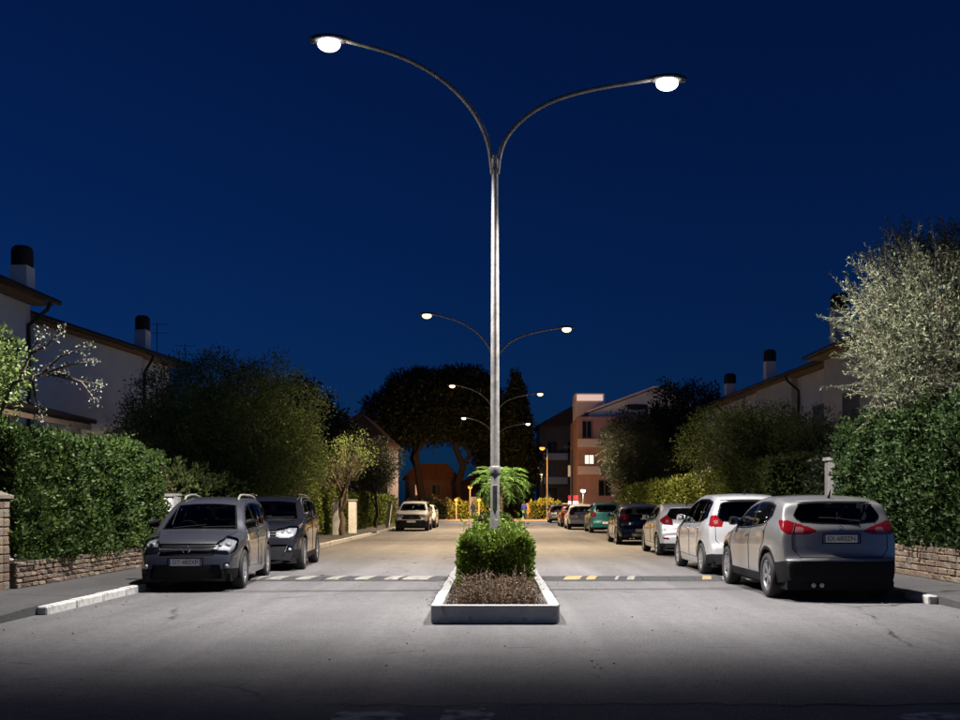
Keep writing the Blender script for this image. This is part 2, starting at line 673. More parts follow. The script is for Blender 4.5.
LM_LAUREL = leafm('laurel_leaf', (0.018, 0.038, 0.008), (0.066, 0.104, 0.022), scale=2.2, rough=0.55, spec=.22)
LM_IVY = leafm('ivy_leaf', (0.013, 0.026, 0.007), (0.032, 0.058, 0.014), rough=0.58, spec=.2)
LM_BOX = leafm('euonymus_leaf', (0.08, 0.13, 0.013), (0.15, 0.21, 0.027), rough=0.6, spec=.2)
LM_PRIVET = leafm('privet_leaf', (0.065, 0.095, 0.012), (0.12, 0.145, 0.02))
LM_OLIVE = leafm('olive_leaf', (0.058, 0.072, 0.034), (0.11, 0.125, 0.072), rough=0.6, tr=0.15, spec=.25)
LM_DULL = leafm('dull_green_leaf', (0.085, 0.13, 0.032), (0.165, 0.205, 0.068), rough=.7, spec=.15)
LM_DARK = leafm('dark_green_leaf', (0.02, 0.032, 0.012), (0.04, 0.055, 0.02))
LM_PINE = leafm('pine_needles', (0.016, 0.028, 0.010), (0.035, 0.05, 0.016), tr=0.1)
LM_PALM = leafm('palm_leaf', (0.05, 0.12, 0.025), (0.085, 0.18, 0.04), island=0.25)
LM_PALE = leafm('pale_blossom_leaf', (0.2, 0.21, 0.15), (0.3, 0.31, 0.24), island=0.3)
LM_DRY = leafm('dry_twig_leaf', (0.06, 0.05, 0.025), (0.19, 0.125, 0.07), tr=0.05, scale=3.0)
M_BARK = mat('bark', (0.10, 0.075, 0.055), 0.95, var=0.4, scale=14, bump=1.0, bscale=22)
M_BARK_D = mat('dark_bark', (0.05, 0.04, 0.03), 0.95, var=0.4, scale=14, bump=1.0, bscale=22)
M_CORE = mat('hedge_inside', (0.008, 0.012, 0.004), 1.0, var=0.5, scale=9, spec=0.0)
M_TWIG = mat('dry_twigs', (0.20, 0.135, 0.085), 0.9, var=0.4, scale=5)


def hedge(name, label, lo, hi, n, leaf, m, cat='hedge', amp=0.12, faces='tslr', top_round=0.0, seed=1, sprigs=0, tops=None, aspect=0.5, inset=0.10):
    """clipped hedge: an uneven dark inside and a shell of single leaves (faces: t top, s street side -x, e +x side, l near end, r far end)"""
    lo, hi = np.array(lo, float), np.array(hi, float)
    sz = hi - lo
    t = thing(name, label, cat, (float((lo[0] + hi[0]) / 2), float((lo[1] + hi[1]) / 2), float(lo[2])))
    org = np.array([(lo[0] + hi[0]) / 2, (lo[1] + hi[1]) / 2, lo[2]])
    area = {'t': sz[0] * sz[1], 's': sz[1] * sz[2], 'e': sz[1] * sz[2], 'l': sz[0] * sz[2], 'r': sz[0] * sz[2]}
    tot = sum(area[f] for f in faces)
    Ps, As = [], []
    nrm = {'t': (0, 0, 1), 's': (-1, 0, 0), 'e': (1, 0, 0), 'l': (0, -1, 0), 'r': (0, 1, 0)}
    for f in faces:
        k = int(n * area[f] / tot)
        P = lo + RNG.uniform(0, 1, (k, 3)) * sz
        a = np.array(nrm[f], float)
        ax = int(np.argmax(np.abs(a)))
        P[:, ax] = hi[ax] if a[ax] > 0 else lo[ax]
        d = wobble(P, 2.6, amp, seed) + wobble(P, 8.0, amp * .9, seed + 1) - np.abs(RNG.normal(0, 0.07, k))
        if f != 't' and top_round:
            q = np.clip((P[:, 2] - (hi[2] - top_round)) / top_round, 0, 1)
            d -= top_round * .6 * q ** 2
        if f == 't' and top_round:
            e = np.minimum(np.minimum(P[:, 0] - lo[0], hi[0] - P[:, 0]), np.minimum(P[:, 1] - lo[1], hi[1] - P[:, 1]))
            q = np.clip(1 - e / top_round, 0, 1)
            d -= top_round * .6 * q ** 2
        P += a * d[:, None]
        Ps.append(P)
        As.append(np.tile(a, (k, 1)) * .55 + np.array([0, 0, .45]) + RNG.normal(0, .35, (k, 3)))
    if sprigs:
        for i in range(sprigs):
            b = lo + RNG.uniform(0, 1, 3) * sz
            b[2] = hi[2] - .05
            hgt = RNG.uniform(.12, .4)
            k = int(hgt * 45)
            P = b + np.linspace(0, 1, k)[:, None] * np.array([RNG.normal(0, .08), RNG.normal(0, .08), hgt]) + RNG.normal(0, .012, (k, 3))
            Ps.append(P)
            As.append(RNG.normal(0, 1, (k, 3)) + np.array([0, 0, .6]))
    P, A = np.vstack(Ps), np.vstack(As)
    if tops is not None:
        P = tops(P)
    link('foliage', leaf_mesh('foliage', P - org, A, leaf, aspect), t, m)
    # inside
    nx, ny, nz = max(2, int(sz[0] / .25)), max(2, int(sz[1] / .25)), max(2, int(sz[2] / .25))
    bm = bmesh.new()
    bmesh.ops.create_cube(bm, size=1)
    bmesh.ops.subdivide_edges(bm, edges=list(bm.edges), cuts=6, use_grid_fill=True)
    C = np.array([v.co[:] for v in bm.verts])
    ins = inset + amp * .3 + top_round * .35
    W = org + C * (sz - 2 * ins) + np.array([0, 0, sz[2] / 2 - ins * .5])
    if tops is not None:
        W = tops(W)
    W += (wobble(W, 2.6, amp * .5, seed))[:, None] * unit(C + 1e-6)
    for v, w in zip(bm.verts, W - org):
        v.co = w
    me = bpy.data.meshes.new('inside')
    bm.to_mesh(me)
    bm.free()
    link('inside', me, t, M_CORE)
    return t


def limb_path(p0, p1, sag=0.0, n=6, wig=0.05):
    p0, p1 = Vector(p0), Vector(p1)
    L = (p1 - p0).length
    out = []
    for i in range(n):
        s = i / (n - 1)
        p = p0.lerp(p1, s)
        p.z += sag * math.sin(math.pi * s)
        if 0 < i < n - 1:
            p += Vector((random.gauss(0, wig), random.gauss(0, wig), random.gauss(0, wig * .5))) * L
        out.append(p)
    return out


def tree(name, label, base, trunk_top, r, blobs, nclump, per, leaf, m, clump_r=0.35, aspect=0.35, bark=None, cat='tree',
         group=None, fill=0.3, gap=0.0, seed=3, up=0.4, limbs=7, twig=True, lean_limb=None):
    """tapered trunk and limbs; crown of leaf clumps on the shell of several uneven lobes (blobs relative to base)"""
    base = np.array(base, float)
    t = thing(name, label, cat, tuple(base), 0, group)
    bark = bark or M_BARK
    mb = MB()
    top = Vector(trunk_top)
    tp = limb_path((0, 0, -.1), top, 0, 6, .03)
    mb.tube(tp, [r * (1.25 - .6 * i / 5) for i in range(6)], 9)
    mb.build('trunk', bark, t)
    lb = MB()
    for i in range(limbs):
        b = blobs[i % len(blobs)]
        d = unit(RNG.normal(0, 1, (1, 3)))[0]
        d[2] = abs(d[2]) * .6
        e = np.array(b[0]) + d * np.array(b[1]) * RNG.uniform(.45, .85)
        s = tp[random.choice([3, 4, 5, 5])]
        lb.tube(limb_path(s, e, .12, 6, .05), [r * .55 * (1 - .85 * k / 5) for k in range(6)], 6)
    if lean_limb:
        for a, b_, rr in lean_limb:
            lb.tube(limb_path(a, b_, .25, 7, .03), [rr * (1 - .6 * k / 6) for k in range(7)], 8)
    lb.build('limbs', bark, t)
    vol = np.array([b[1][0] * b[1][1] + b[1][0] * b[1][2] for b in blobs])
    vol = vol / vol.sum()
    Cs, Ds = [], []
    for (c, rr), f in zip(blobs, vol):
        k = int(nclump * f)
        d = unit(RNG.normal(0, 1, (k, 3)))
        sh = np.where(RNG.uniform(0, 1, k) < fill, RNG.uniform(.3, .85, k), RNG.normal(.97, .07, k))
        q = 1 + wobble(d * 2.0, 1.6, .22, seed + len(Cs)) + wobble(d * 2.0, 4.2, .10, seed + 9)
        C = np.array(c) + d * np.array(rr) * (sh * q)[:, None]
        keep = wobble(C, 1.9, 1.0, seed + 5) > (gap - .9 if gap else -9)
        Cs.append(C[keep])
        Ds.append(d[keep])
    C, D = np.vstack(Cs), np.vstack(Ds)
    P = np.repeat(C, per, 0)
    A = np.repeat(D, per, 0) + np.array([0, 0, up])
    # leaves follow short shoots that leave each clump centre
    sd = unit(np.repeat(D, per, 0) * .8 + RNG.normal(0, .75, P.shape) + np.array([0, 0, up * .7]))
    P = P + sd * (clump_r * RNG.uniform(0, 1, len(P)) ** .7)[:, None]
    link('crown', leaf_mesh('crown', P, sd, leaf, aspect, .6), t, m)
    if twig:
        k = min(len(C), 500)
        i = RNG.choice(len(C), k, replace=False)
        src = np.array(tp[-1])[None] * .5 + C[i] * .5 + RNG.normal(0, .1, (k, 3))
        link('twigs', sticks_mesh('twigs', src, C[i], .012, .004), t, bark)
    return t


# ================================================================== MEDIAN PLANTERS, LAMPS
M_LAMP_C = emis('lamp_glass_cool', (1.0, 0.97, 0.95), 60.0)
M_LAMP_W = emis('lamp_glass_warm', (1.0, 0.76, 0.36), 2.6)


def planter(label, y0, y1, hw=0.78, h=0.22):
    t = thing('planter', label, 'planter', (0, y0, 0), 0, 'kerbed planters along the middle of the road')
    kw = 0.13
    L = y1 - y0
    MB().box((-hw + kw, kw, 0.0), (hw - kw, L - kw, h - .05)).build('soil', M_EARTH, t)
    for s in (-1, 1):
        n = max(2, int(L / 1.0))
        for i in range(n):
            a, b = L * i / n + (.0 if i else kw + .003), L * (i + 1) / n - .006
            if i == n - 1:
                b = L - kw - .003
            MB().box((-kw / 2, a, 0), (kw / 2, b, h + random.uniform(-.006, .006))).build(
                'kerbstone', M_PLANTER, t, (s * (hw - kw / 2) + random.uniform(-.006, .006), 0, -.005), bevel=.014)
    for y in (0, L - kw):
        MB().box((-hw + .02, y, 0), (hw - .02, y + kw, h + .004)).build('end_kerbstone', M_PLANTER, t, (0, 0, -.004), bevel=.018)
    return t


planter('white kerbed planter with dry twigs, nearest in the middle of the road', 11.95, 24.5)
planter('second white kerbed planter round the warm lamp post, behind the nearest hedge', 34, 46)
planter('far kerbed planter holding the palm and a lamp post', 58, 72)

# clipped bright green hedge in the nearest planter
hedge('clipped_hedge', 'bright green clipped hedge in the planter around the tall lamp post', (-.5, 14.35, .15), (.5, 19.6, .98), 40000, .066, LM_BOX,
      faces='tsel', top_round=.22, amp=.09, seed=4, sprigs=40, aspect=.55, inset=.10)
hedge('clipped_hedge', 'dark low hedge in the second planter, seen behind the bright clipped hedge', (-.6, 35, .15), (.6, 45, 1.02), 9000, .075, LM_DARK,
      faces='tsel', top_round=.2, amp=.12, seed=5, aspect=.55)
hedge('clipped_hedge', 'low hedge at the foot of the palm in the far planter', (-.6, 59, .15), (.6, 71, .85), 5000, .1, LM_DULL,
      faces='tsel', top_round=.2, amp=.15, seed=6, aspect=.55)

# dry bare twigs and dead leaves in front of the hedge
dry = thing('dry_shrub', 'brown dry leafless shrub in the front of the nearest planter', 'shrub', (0, 13.2, .17))
P0, P1, LP, LA = [], [], [], []
for i in range(300):
    x, y = RNG.uniform(-.46, .46), RNG.uniform(-.95, .85)
    hgt = RNG.uniform(.10, .26) + max(0, (y + .9) / 2.1) * RNG.uniform(.04, .2) * (1 - (x / .7) ** 2 * .7)
    p = np.array([x, y, -.02])
    d = np.array([RNG.normal(0, .35), RNG.normal(-.15, .3), 1.0])
    d /= np.linalg.norm(d)
    for s in range(4):
        q = p + d * hgt / 4
        P0.append(p)
        P1.append(q)
        for b in range(3):
            e = q + unit((d + RNG.normal(0, .7, 3))[None])[0] * hgt * RNG.uniform(.15, .4)
            P0.append(q)
            P1.append(e)
            LP.append(e)
            LA.append(e - q)
        d = unit((d + RNG.normal(0, .22, 3))[None])[0]
        p = q
P0, P1 = np.array(P0), np.array(P1)
link('twigs', sticks_mesh('twigs', P0, P1, .0048, .0026), dry, M_TWIG)
LP, LA = np.array(LP), np.array(LA)
link('dead_leaves', leaf_mesh('dead_leaves', LP, LA, .03, .5, .8), dry, LM_DRY)
gp = np.column_stack([RNG.uniform(-.6, .6, 3500), RNG.uniform(-1.1, 1.6, 3500), np.full(3500, -.03)])
gg = link('dry_grass', leaf_mesh('dry_grass', gp, np.tile([0, 0, 1.0], (3500, 1)), .085, .16, .7), None, LM_DRY, loc=(0, 13.2, .17))
tag(gg, 'short dry grass on the soil of the nearest planter', 'grass', kind='stuff')


def make_luminaire(parent, pos, yaw, glow, mlight, name='lamp_head'):
    h = link(name, None, parent, loc=pos, rot=(0, 0, yaw))
    mb = MB()
    vs, fs = [], []
    secs = [(-.34, .045, .05), (-.2, .10, .085), (0.0, .15, .105), (.22, .14, .095), (.34, .08, .05)]
    for x, w, z in secs:
        vs += [(x, -w, 0), (x, -w * .7, z * .75), (x, 0, z), (x, w * .7, z * .75), (x, w, 0)]
    for i in range(4):
        for k in range(4):
            fs.append((i * 5 + k, i * 5 + k + 1, i * 5 + 6 + k, i * 5 + 5 + k))
        fs.append((i * 5 + 4, i * 5, i * 5 + 5, i * 5 + 9))
    fs += [(4, 3, 2, 1, 0), (20, 21, 22, 23, 24)]
    mb.add(vs, fs, True)
    mb.build('housing', M_STEEL_D, h)
    MB().ellipsoid((.02, 0, -.055), (.19, .145, .115), 18, 10).build('lamp_glass', glow, h)
    return h


SGN = 1.0


def photometry(ld, near, out):
    """street optics: narrow along the road, wide across it (light-local direction)"""
    ld.use_nodes = True
    nt = ld.node_tree
    em = nt.nodes['Emission']
    tc = nt.nodes.new('ShaderNodeTexCoord')
    sp = nt.nodes.new('ShaderNodeSeparateXYZ')
    nt.links.new(tc.outputs['Normal'], sp.inputs[0])

    def math_(op, a, b=None):
        n = nt.nodes.new('ShaderNodeMath')
        n.operation = op
        for i, v in enumerate((a, b)):
            if v is None:
                continue
            if isinstance(v, (int, float)):
                n.inputs[i].default_value = v
            else:
                nt.links.new(v, n.inputs[i])
        return n.outputs[0]

    def smooth(v, lo, hi):
        n = nt.nodes.new('ShaderNodeMapRange')
        n.interpolation_type = 'SMOOTHSTEP'
        n.inputs[1].default_value, n.inputs[2].default_value = lo, hi
        n.inputs[3].default_value, n.inputs[4].default_value = 1.0, 0.0
        nt.links.new(v, n.inputs[0])
        return n.outputs[0]
    dz = math_('MAXIMUM', math_('ABSOLUTE', sp.outputs[2]), .001)
    along = math_('DIVIDE', sp.outputs[1], dz)
    along = math_('MAXIMUM', math_('MULTIPLY', along, SGN), math_('MULTIPLY', along, -SGN * near))
    across = math_('DIVIDE', sp.outputs[0], dz)
    across = math_('MAXIMUM', math_('MULTIPLY', across, out), math_('MULTIPLY', across, -1.9 * out))
    k = math_('MULTIPLY', smooth(along, .45, 2.3), smooth(across, 1.05, 2.7))
    # batwing: less straight down than towards the sides
    tan = math_('DIVIDE', math_('SQRT', math_('ADD', math_('MULTIPLY', sp.outputs[0], sp.outputs[0]), math_('MULTIPLY', sp.outputs[1], sp.outputs[1]))), dz)
    k = math_('MULTIPLY', k, math_('SUBTRACT', 1.0, math_('MULTIPLY', smooth(tan, .1, 1.0), .6)))
    nt.links.new(math_('ADD', math_('MULTIPLY', k, .994), .006), em.inputs['Strength'])


def street_lamp(label, y, warm, scale=1.0, detail=True, power=1.0, near=.8):
    t = thing('street_lamp', label, 'street lamp', (0, y, 0), 0, 'double armed street lamps in the middle of the road')
    mb = MB()
    mb.tube([(0, 0, 0), (0, 0, 1.2), (0, 0, 1.22), (0, 0, 4.0), (0, 0, 7.25)], [.088, .086, .078, .070, .056], 16)
    mb.build('pole', M_STEEL, t)
    if detail:
        MB().box((-.04, -.096, 1.35), (.04, -.06, 1.75)).build('inspection_cover', M_STEEL, t, bevel=.006)
        MB().lathe([(.092, 0), (.095, .02), (.095, .1), (.083, .12)], 16, (0, 0, 1.95)).build('collar', M_STEEL, t)
        MB().lathe([(.066, 0), (.07, .01), (.07, .16), (.055, .19)], 16, (0, 0, 7.02)).build('collar', M_STEEL, t)
    arms = [[(-.035, 0, 6.95), (-.09, 0, 7.4), (-.27, -.02, 7.85), (-.73, -.05, 8.4), (-1.57, -.12, 8.87), (-2.45, -.18, 9.08)],
            [(.035, 0, 6.95), (.07, 0, 7.25), (.2, .02, 7.6), (.78, .08, 8.13), (1.6, .15, 8.42), (2.62, .2, 8.6)]]
    for a in arms:
        ap = np.array(a)
        s = np.linspace(0, len(ap) - 1, 22)
        pts = np.column_stack([pchip(np.arange(len(ap)), ap[:, k], s) for k in range(3)])
        # smooth the arc
        for _ in range(3):
            pts[1:-1] = .25 * pts[:-2] + .5 * pts[1:-1] + .25 * pts[2:]
        MB().tube(pts, [.048 - .016 * i / 21 for i in range(22)], 10).build('arm', M_STEEL, t)
        e = pts[-1]
        sg = 1 if e[0] > 0 else -1
        hp = (e[0] + sg * .27, e[1] + sg * .01, e[2] + .0)
        make_luminaire(t, hp, 0 if sg > 0 else math.pi, M_LAMP_W if warm else M_LAMP_C, None)
        ld = bpy.data.lights.new('lamp_light', 'SPOT')
        ld.energy = LAMP_W * power
        ld.color = WARM if warm else COOL
        ld.spot_size = R(160)
        ld.spot_blend = 0.1
        photometry(ld, near, float(sg))
        ld.shadow_soft_size = 0.2
        lo = bpy.data.objects.new('lamp_light', ld)
        COL.objects.link(lo)
        lo.parent = t
        lo.location = (hp[0], hp[1], hp[2] - .29)
    return t


street_lamp('tall steel street lamp with two arms and white light, nearest', 16.7, False, near=2.05)
street_lamp('second street lamp with two warm lamps, behind the tall pole', 40.4, True, detail=False, power=.9)
street_lamp('third street lamp with warm lamps in front of the umbrella pines', 64.2, True, detail=False, power=.9)
street_lamp('farthest street lamp with two small white lamps', 88.0, False, detail=False, power=.4)


# ================================================================== WALLS AND NEAR HEDGES
def brick_wall(label, x, y0, y1, z0, h, face, rows, blen, cap=True, seed=2):
    """low rough stone wall; face=+1 looks to +x. Every block is its own piece"""
    rnd = random.Random(seed)
    t = thing('stone_wall', label, 'wall', (x, y0, z0))
    d = .22
    MB().box((-d, 0, -.03), (0, y1 - y0, h - .015)).build('mortar_bed', M_MORTAR, t) if face > 0 else \
        MB().box((0, 0, -.03), (d, y1 - y0, h - .015)).build('mortar_bed', M_MORTAR, t)
    rh = h / rows
    metas = {}
    for r in range(rows):
        y = -rnd.uniform(0, .12) if r % 2 else 0.0
        while y < y1 - y0 - .02:
            bl = blen * rnd.choice([.7, .85, 1, 1.15, 1.4])
            a, b = max(y, 0), min(y + bl, y1 - y0)
            y += bl
            if b - a < .05:
                continue
            k = (round((b - a) / .04), rnd.randrange(len(M_BRICKS)))
            if k not in metas:
                me = bevel_box((.12, k[0] * .04 - .014, rh - .014), .012)
                for v in me.vertices:
                    v.co.x += rnd.uniform(-.012, .012)
                    v.co.y += rnd.uniform(-.006, .006)
                    v.co.z += rnd.uniform(-.006, .006)
                me.materials.append(M_BRICKS[k[1]])
                metas[k] = me
            link('brick', metas[k], t, loc=(face * (-.06 + rnd.uniform(.012, .034)), (a + b) / 2, (r + .5) * rh + rnd.uniform(-.004, .004)))
    return t


brick_wall('low rough stone wall under the clipped hedge on the left', -7.45, 15.55, 22.2, .11, .42, 1, 5, .22, seed=2)
brick_wall('low stone wall under the ivy hedge beside the grey crossover car', 7.72, 14.6, 23.0, .11, .57, -1, 5, .26, seed=5)
# pillar at the near end of the left wall
pil = thing('gate_pillar', 'rough stone gate pillar at the near end of the left hedge', 'pillar', (-7.74, 15.32, .1))
MB().box((-.19, -.19, 0), (.19, .19, 1.42)).build('mortar_core', M_MORTAR, pil)
for r in range(10):
    for k in range(2):
        for side, (dx, dy) in enumerate(((1, 0), (0, -1), (-1, 0))):
            me = bevel_box((.19 if dy else .05, .19 if dx else .05, .128), .012)
            me.materials.append(M_BRICKS[random.randrange(5)])
            off = (k - .5) * .2
            link('brick', me, pil, loc=(dx * .19 + (off if dy else 0), dy * .19 + (off if dx else 0), .07 + r * .14 + random.uniform(-.004, .004)))
MB().prism([(-.25, 0), (.25, 0), (.25, .05), (.0, .14), (-.25, .05)], -.25, .25).build('cap_stone', M_BRICKS[4], pil, (0, 0, 1.42))


def sl1(P):
    P = P.copy()
    P[:, 2] += np.where(P[:, 2] > 1.2, .0, 0) + .05 * np.sin(P[:, 1] * 1.3)
    return P


hedge('clipped_hedge', 'tall leafy green hedge on the low stone wall at the left', (-8.7, 15.6, .5), (-7.42, 22.6, 2.62), 32000, .085, LM_LAUREL,
      faces='tel', top_round=.12, amp=.13, seed=8, sprigs=26, tops=sl1, aspect=.5)


def slope_bush(P):
    P = P.copy()
    q = np.clip((P[:, 1] - 22.4) / 2.6, 0, 1)
    P[:, 2] = .2 + (P[:, 2] - .2) * (1 - .62 * q ** 1.4)
    return P


hedge('bush', 'brownish bush sloping down beside the far end of the left hedge', (-8.9, 22.4, .2), (-7.7, 25.0, 2.45), 6000, .08,
      leafm('brownish_leaf', (0.07, 0.055, 0.02), (0.10, 0.09, 0.03)), cat='bush', faces='tel', amp=.2, seed=9, tops=slope_bush, aspect=.5)
# white gate posts by the left hedge
gp_ = thing('gate_post', 'white painted gate post at the far end of the left hedge', 'gate post', (-7.42, 22.75, .11))
MB().box((-.09, -.09, 0), (.09, .09, 1.5)).build('shaft', mat('white_render', (.6, .59, .56), .85, var=.15, scale=4), gp_, bevel=.01)
MB().box((-.12, -.12, 1.5), (.12, .12, 1.56)).build('cap', M_KERB2, gp_, bevel=.01)
gp_ = thing('gate_post', 'grey concrete gate post beside the white one at the left hedge', 'gate post', (-7.42, 23.15, .11))
MB().box((-.12, -.1, 0), (.12, .1, 1.52)).build('shaft', M_KERB2, gp_, bevel=.01)
MB().box((-.14, -.12, 1.52), (.14, .12, 1.57)).build('cap', M_KERB2, gp_, bevel=.01)

hedge('ivy_hedge', 'tall dark ivy hedge on the stone wall at the right', (7.72, 14.6, .66), (9.2, 22.9, 3.25), 38000, .085, LM_IVY,
      faces='tsl', top_round=.3, amp=.22, seed=12, sprigs=30, aspect=.6)
gp_ = thing('gate_post', 'pale concrete gate post at the far end of the right ivy hedge', 'gate post', (7.95, 23.6, .11))
MB().box((-.13, -.13, 0), (.13, .13, 2.35)).build('shaft', mat('pale_concrete', (.2, .19, .175), .9, var=.2, scale=5), gp_, bevel=.01)
MB().box((-.17, -.17, 2.35), (.17, .17, 2.43)).build('cap', M_KERB2, gp_, bevel=.01)

# hedges further along
hedge('clipped_hedge', 'yellow green hedge behind the black car on the left', (-8.6, 36.5, .12), (-7.5, 47.2, 2.35), 14000, .12, LM_PRIVET, faces='tel', amp=.15, seed=21, aspect=.55)
hedge('clipped_hedge', 'lower green hedge behind the small olive trees, towards the white parked cars', (-8.6, 49.5, .12), (-7.4, 74, 1.95), 14000, .15, LM_PRIVET, faces='tel', amp=.2, seed=22, aspect=.55)
hedge('bush', 'dark green shrubs under the big tree on the left', (-10.5, 25.6, .12), (-8.0, 35.5, 2.3), 9000, .12, LM_DULL, cat='bush', faces='tel', amp=.5, seed=23, sprigs=24, aspect=.5)
hedge('clipped_hedge', 'dark green square hedge beyond the silver people carrier on the right', (7.75, 28.2, .12), (9.3, 35.5, 2.75), 13000, .11, LM_DULL, faces='tsl', amp=.18, seed=24, aspect=.5)
hedge('clipped_hedge', 'yellow green hedge along the far right pavement', (7.75, 36.4, .12), (9.0, 62, 2.45), 16000, .15, LM_PRIVET, faces='tsl', amp=.3, seed=25, sprigs=20, aspect=.55)
hedge('bush', 'dark shrubs in the gateway past the ivy hedge', (8.6, 24.2, .12), (10.5, 27.9, 2.6), 5000, .12, LM_DARK, cat='bush', faces='tsl', amp=.45, seed=26, aspect=.5)
# white gate pillars among the left street trees
for k, (x, y, lab) in enumerate([(-6.95, 44.0, 'white gate pillar just behind the forked street tree'), (-6.62, 46.5, 'white gate pillar to the right of the forked street tree'), (-6.3, 58.5, 'leaning white post beside the white parked cars')]):
    g = thing('gate_post', lab, 'gate post', (x, y, .11), 0)
    if k == 2:
        g.rotation_euler = (0, R(7), 0)
    w = .17 if k < 2 else .1
    MB().box((-w, -.2, 0), (w, .2, 1.5)).build('shaft', mat('white_render', (.6, .59, .56), .85), g, bevel=.012)
    MB().box((-w - .04, -.24, 1.5), (w + .04, .24, 1.57)).build('cap', M_KERB2, g, bevel=.012)

# ================================================================== TREES
# silvery olive on the right behind the ivy hedge: many upright shoots lined with leaves
ol = thing('olive_tree', 'large silvery olive tree above the ivy hedge at the right edge', 'tree', (9.25, 19.3, .12))
tb = MB()
tb.tube(limb_path((0, 0, -.1), (.1, 0, 2.6), 0, 6, .03), [.2, .18, .16, .15, .14, .13], 9)
tb.build('trunk', M_BARK, ol)
lb = MB()
P, A, S0, S1 = [], [], [], []
cc = np.array([.15, 0, 4.45])
rr = np.array([2.45, 2.2, 2.1])
for i in range(10):
    d = unit(RNG.normal(0, 1, (1, 3)))[0]
    lb.tube(limb_path((.1, 0, 2.4), cc + d * rr * .75, .1, 6, .05), [.08 - .013 * k for k in range(6)], 6)
lb.build('limbs', M_BARK, ol)
for i in range(5200):
    d = unit(RNG.normal(0, 1, (1, 3)))[0]
    if d[2] < -.75:
        continue
    q = 1 + float(wobble(d[None] * 2, 1.7, .22, 33)[0]) + float(wobble(d[None] * 2, 5, .1, 34)[0])
    b = cc + d * rr * q * (RNG.uniform(.3, .98) ** .5)
    g = unit((d * .55 + np.array([0, 0, .55]) + RNG.normal(0, .38, 3))[None])[0]
    ln = RNG.uniform(.3, .7) * (1.5 if RNG.uniform() < .06 else 1)
    S0.append(b)
    S1.append(b + g * ln)
    k = int(ln * 42)
    s = np.linspace(.08, 1, k)[:, None]
    P.append(b + g * ln * s + RNG.normal(0, .008, (k, 3)))
    sd = unit(np.cross(np.tile(g, (k, 1)), RNG.normal(0, 1, (k, 3))))
    A.append(sd * .8 + g * .7)
P, A = np.vstack(P), np.vstack(A)
link('crown', leaf_mesh('crown', P, A, .075, .27, .25), ol, LM_OLIVE)
link('twigs', sticks_mesh('twigs', np.array(S0), np.array(S1), .006, .002), ol, M_BARK)

# small tree poking in at the left edge with pale blossoming branches
et = thing('blossom_tree', 'small green tree at the left edge with pale branches reaching over the hedge', 'tree', (-8.35, 16.6, .12))
MB().tube(limb_path((0, 0, -.1), (.05, 0, 2.6), 0, 6, .03), [.11, .1, .09, .085, .08, .07], 8).build('trunk', M_BARK, et)
nl = 3600
d = unit(RNG.normal(0, 1, (nl, 3)))
q = 1 + wobble(d * 2, 2, .2, 41)
Pc = np.array([-.30, 0, 3.55]) + d * np.array([.85, .8, .8]) * (q * RNG.uniform(.55, 1.03, nl))[:, None]
link('crown', leaf_mesh('crown', Pc, d + np.array([0, 0, .4]), .085, .5, .6), et, LM_DULL)
lb = MB()
P, A = [], []
br = [[(.1, 0, 2.5), (.5, -.3, 2.75), (.95, -.4, 2.85), (1.35, -.4, 2.9)], [(.95, -.4, 2.85), (1.45, -.45, 3.0), (1.85, -.45, 3.08)],
      [(1.1, -.4, 2.88), (1.5, -.4, 2.78), (1.95, -.35, 2.7)], [(.6, -.3, 2.78), (.8, -.35, 3.2), (1.0, -.35, 3.55)], [(.85, -.4, 2.85), (.9, -.4, 2.5), (1.0, -.4, 2.2)],
      [(1.25, -.4, 2.9), (1.7, -.5, 2.72), (1.9, -.5, 2.45)], [(.8, -.35, 3.2), (1.1, -.4, 3.35), (1.35, -.4, 3.6)], [(1.0, -.4, 2.87), (1.3, -.4, 3.15), (1.75, -.45, 3.3)]]
br = [[(x, y, z + (.55 if i or k else .2)) for i, (x, y, z) in enumerate(b)] for k, b in enumerate(br)]
for b in br:
    lb.tube(b, [.028 - .02 * i / (len(b) - 1) for i in range(len(b))], 6)
    bp = np.array(b)
    for i in range(len(bp) - 1):
        k = 18
        s = RNG.uniform(0, 1, (k, 1))
        p = bp[i] + (bp[i + 1] - bp[i]) * s + RNG.normal(0, .045, (k, 3))
        P.append(p)
        A.append(RNG.normal(0, 1, (k, 3)) + np.array([0, 0, .5]))
    P.append(bp[-1] + RNG.normal(0, .05, (26, 3)))
    A.append(RNG.normal(0, 1, (26, 3)))
lb.build('limbs', M_BARK, et)
link('blossom', leaf_mesh('blossom', np.vstack(P), np.vstack(A), .05, .6, .4), et, LM_PALE)

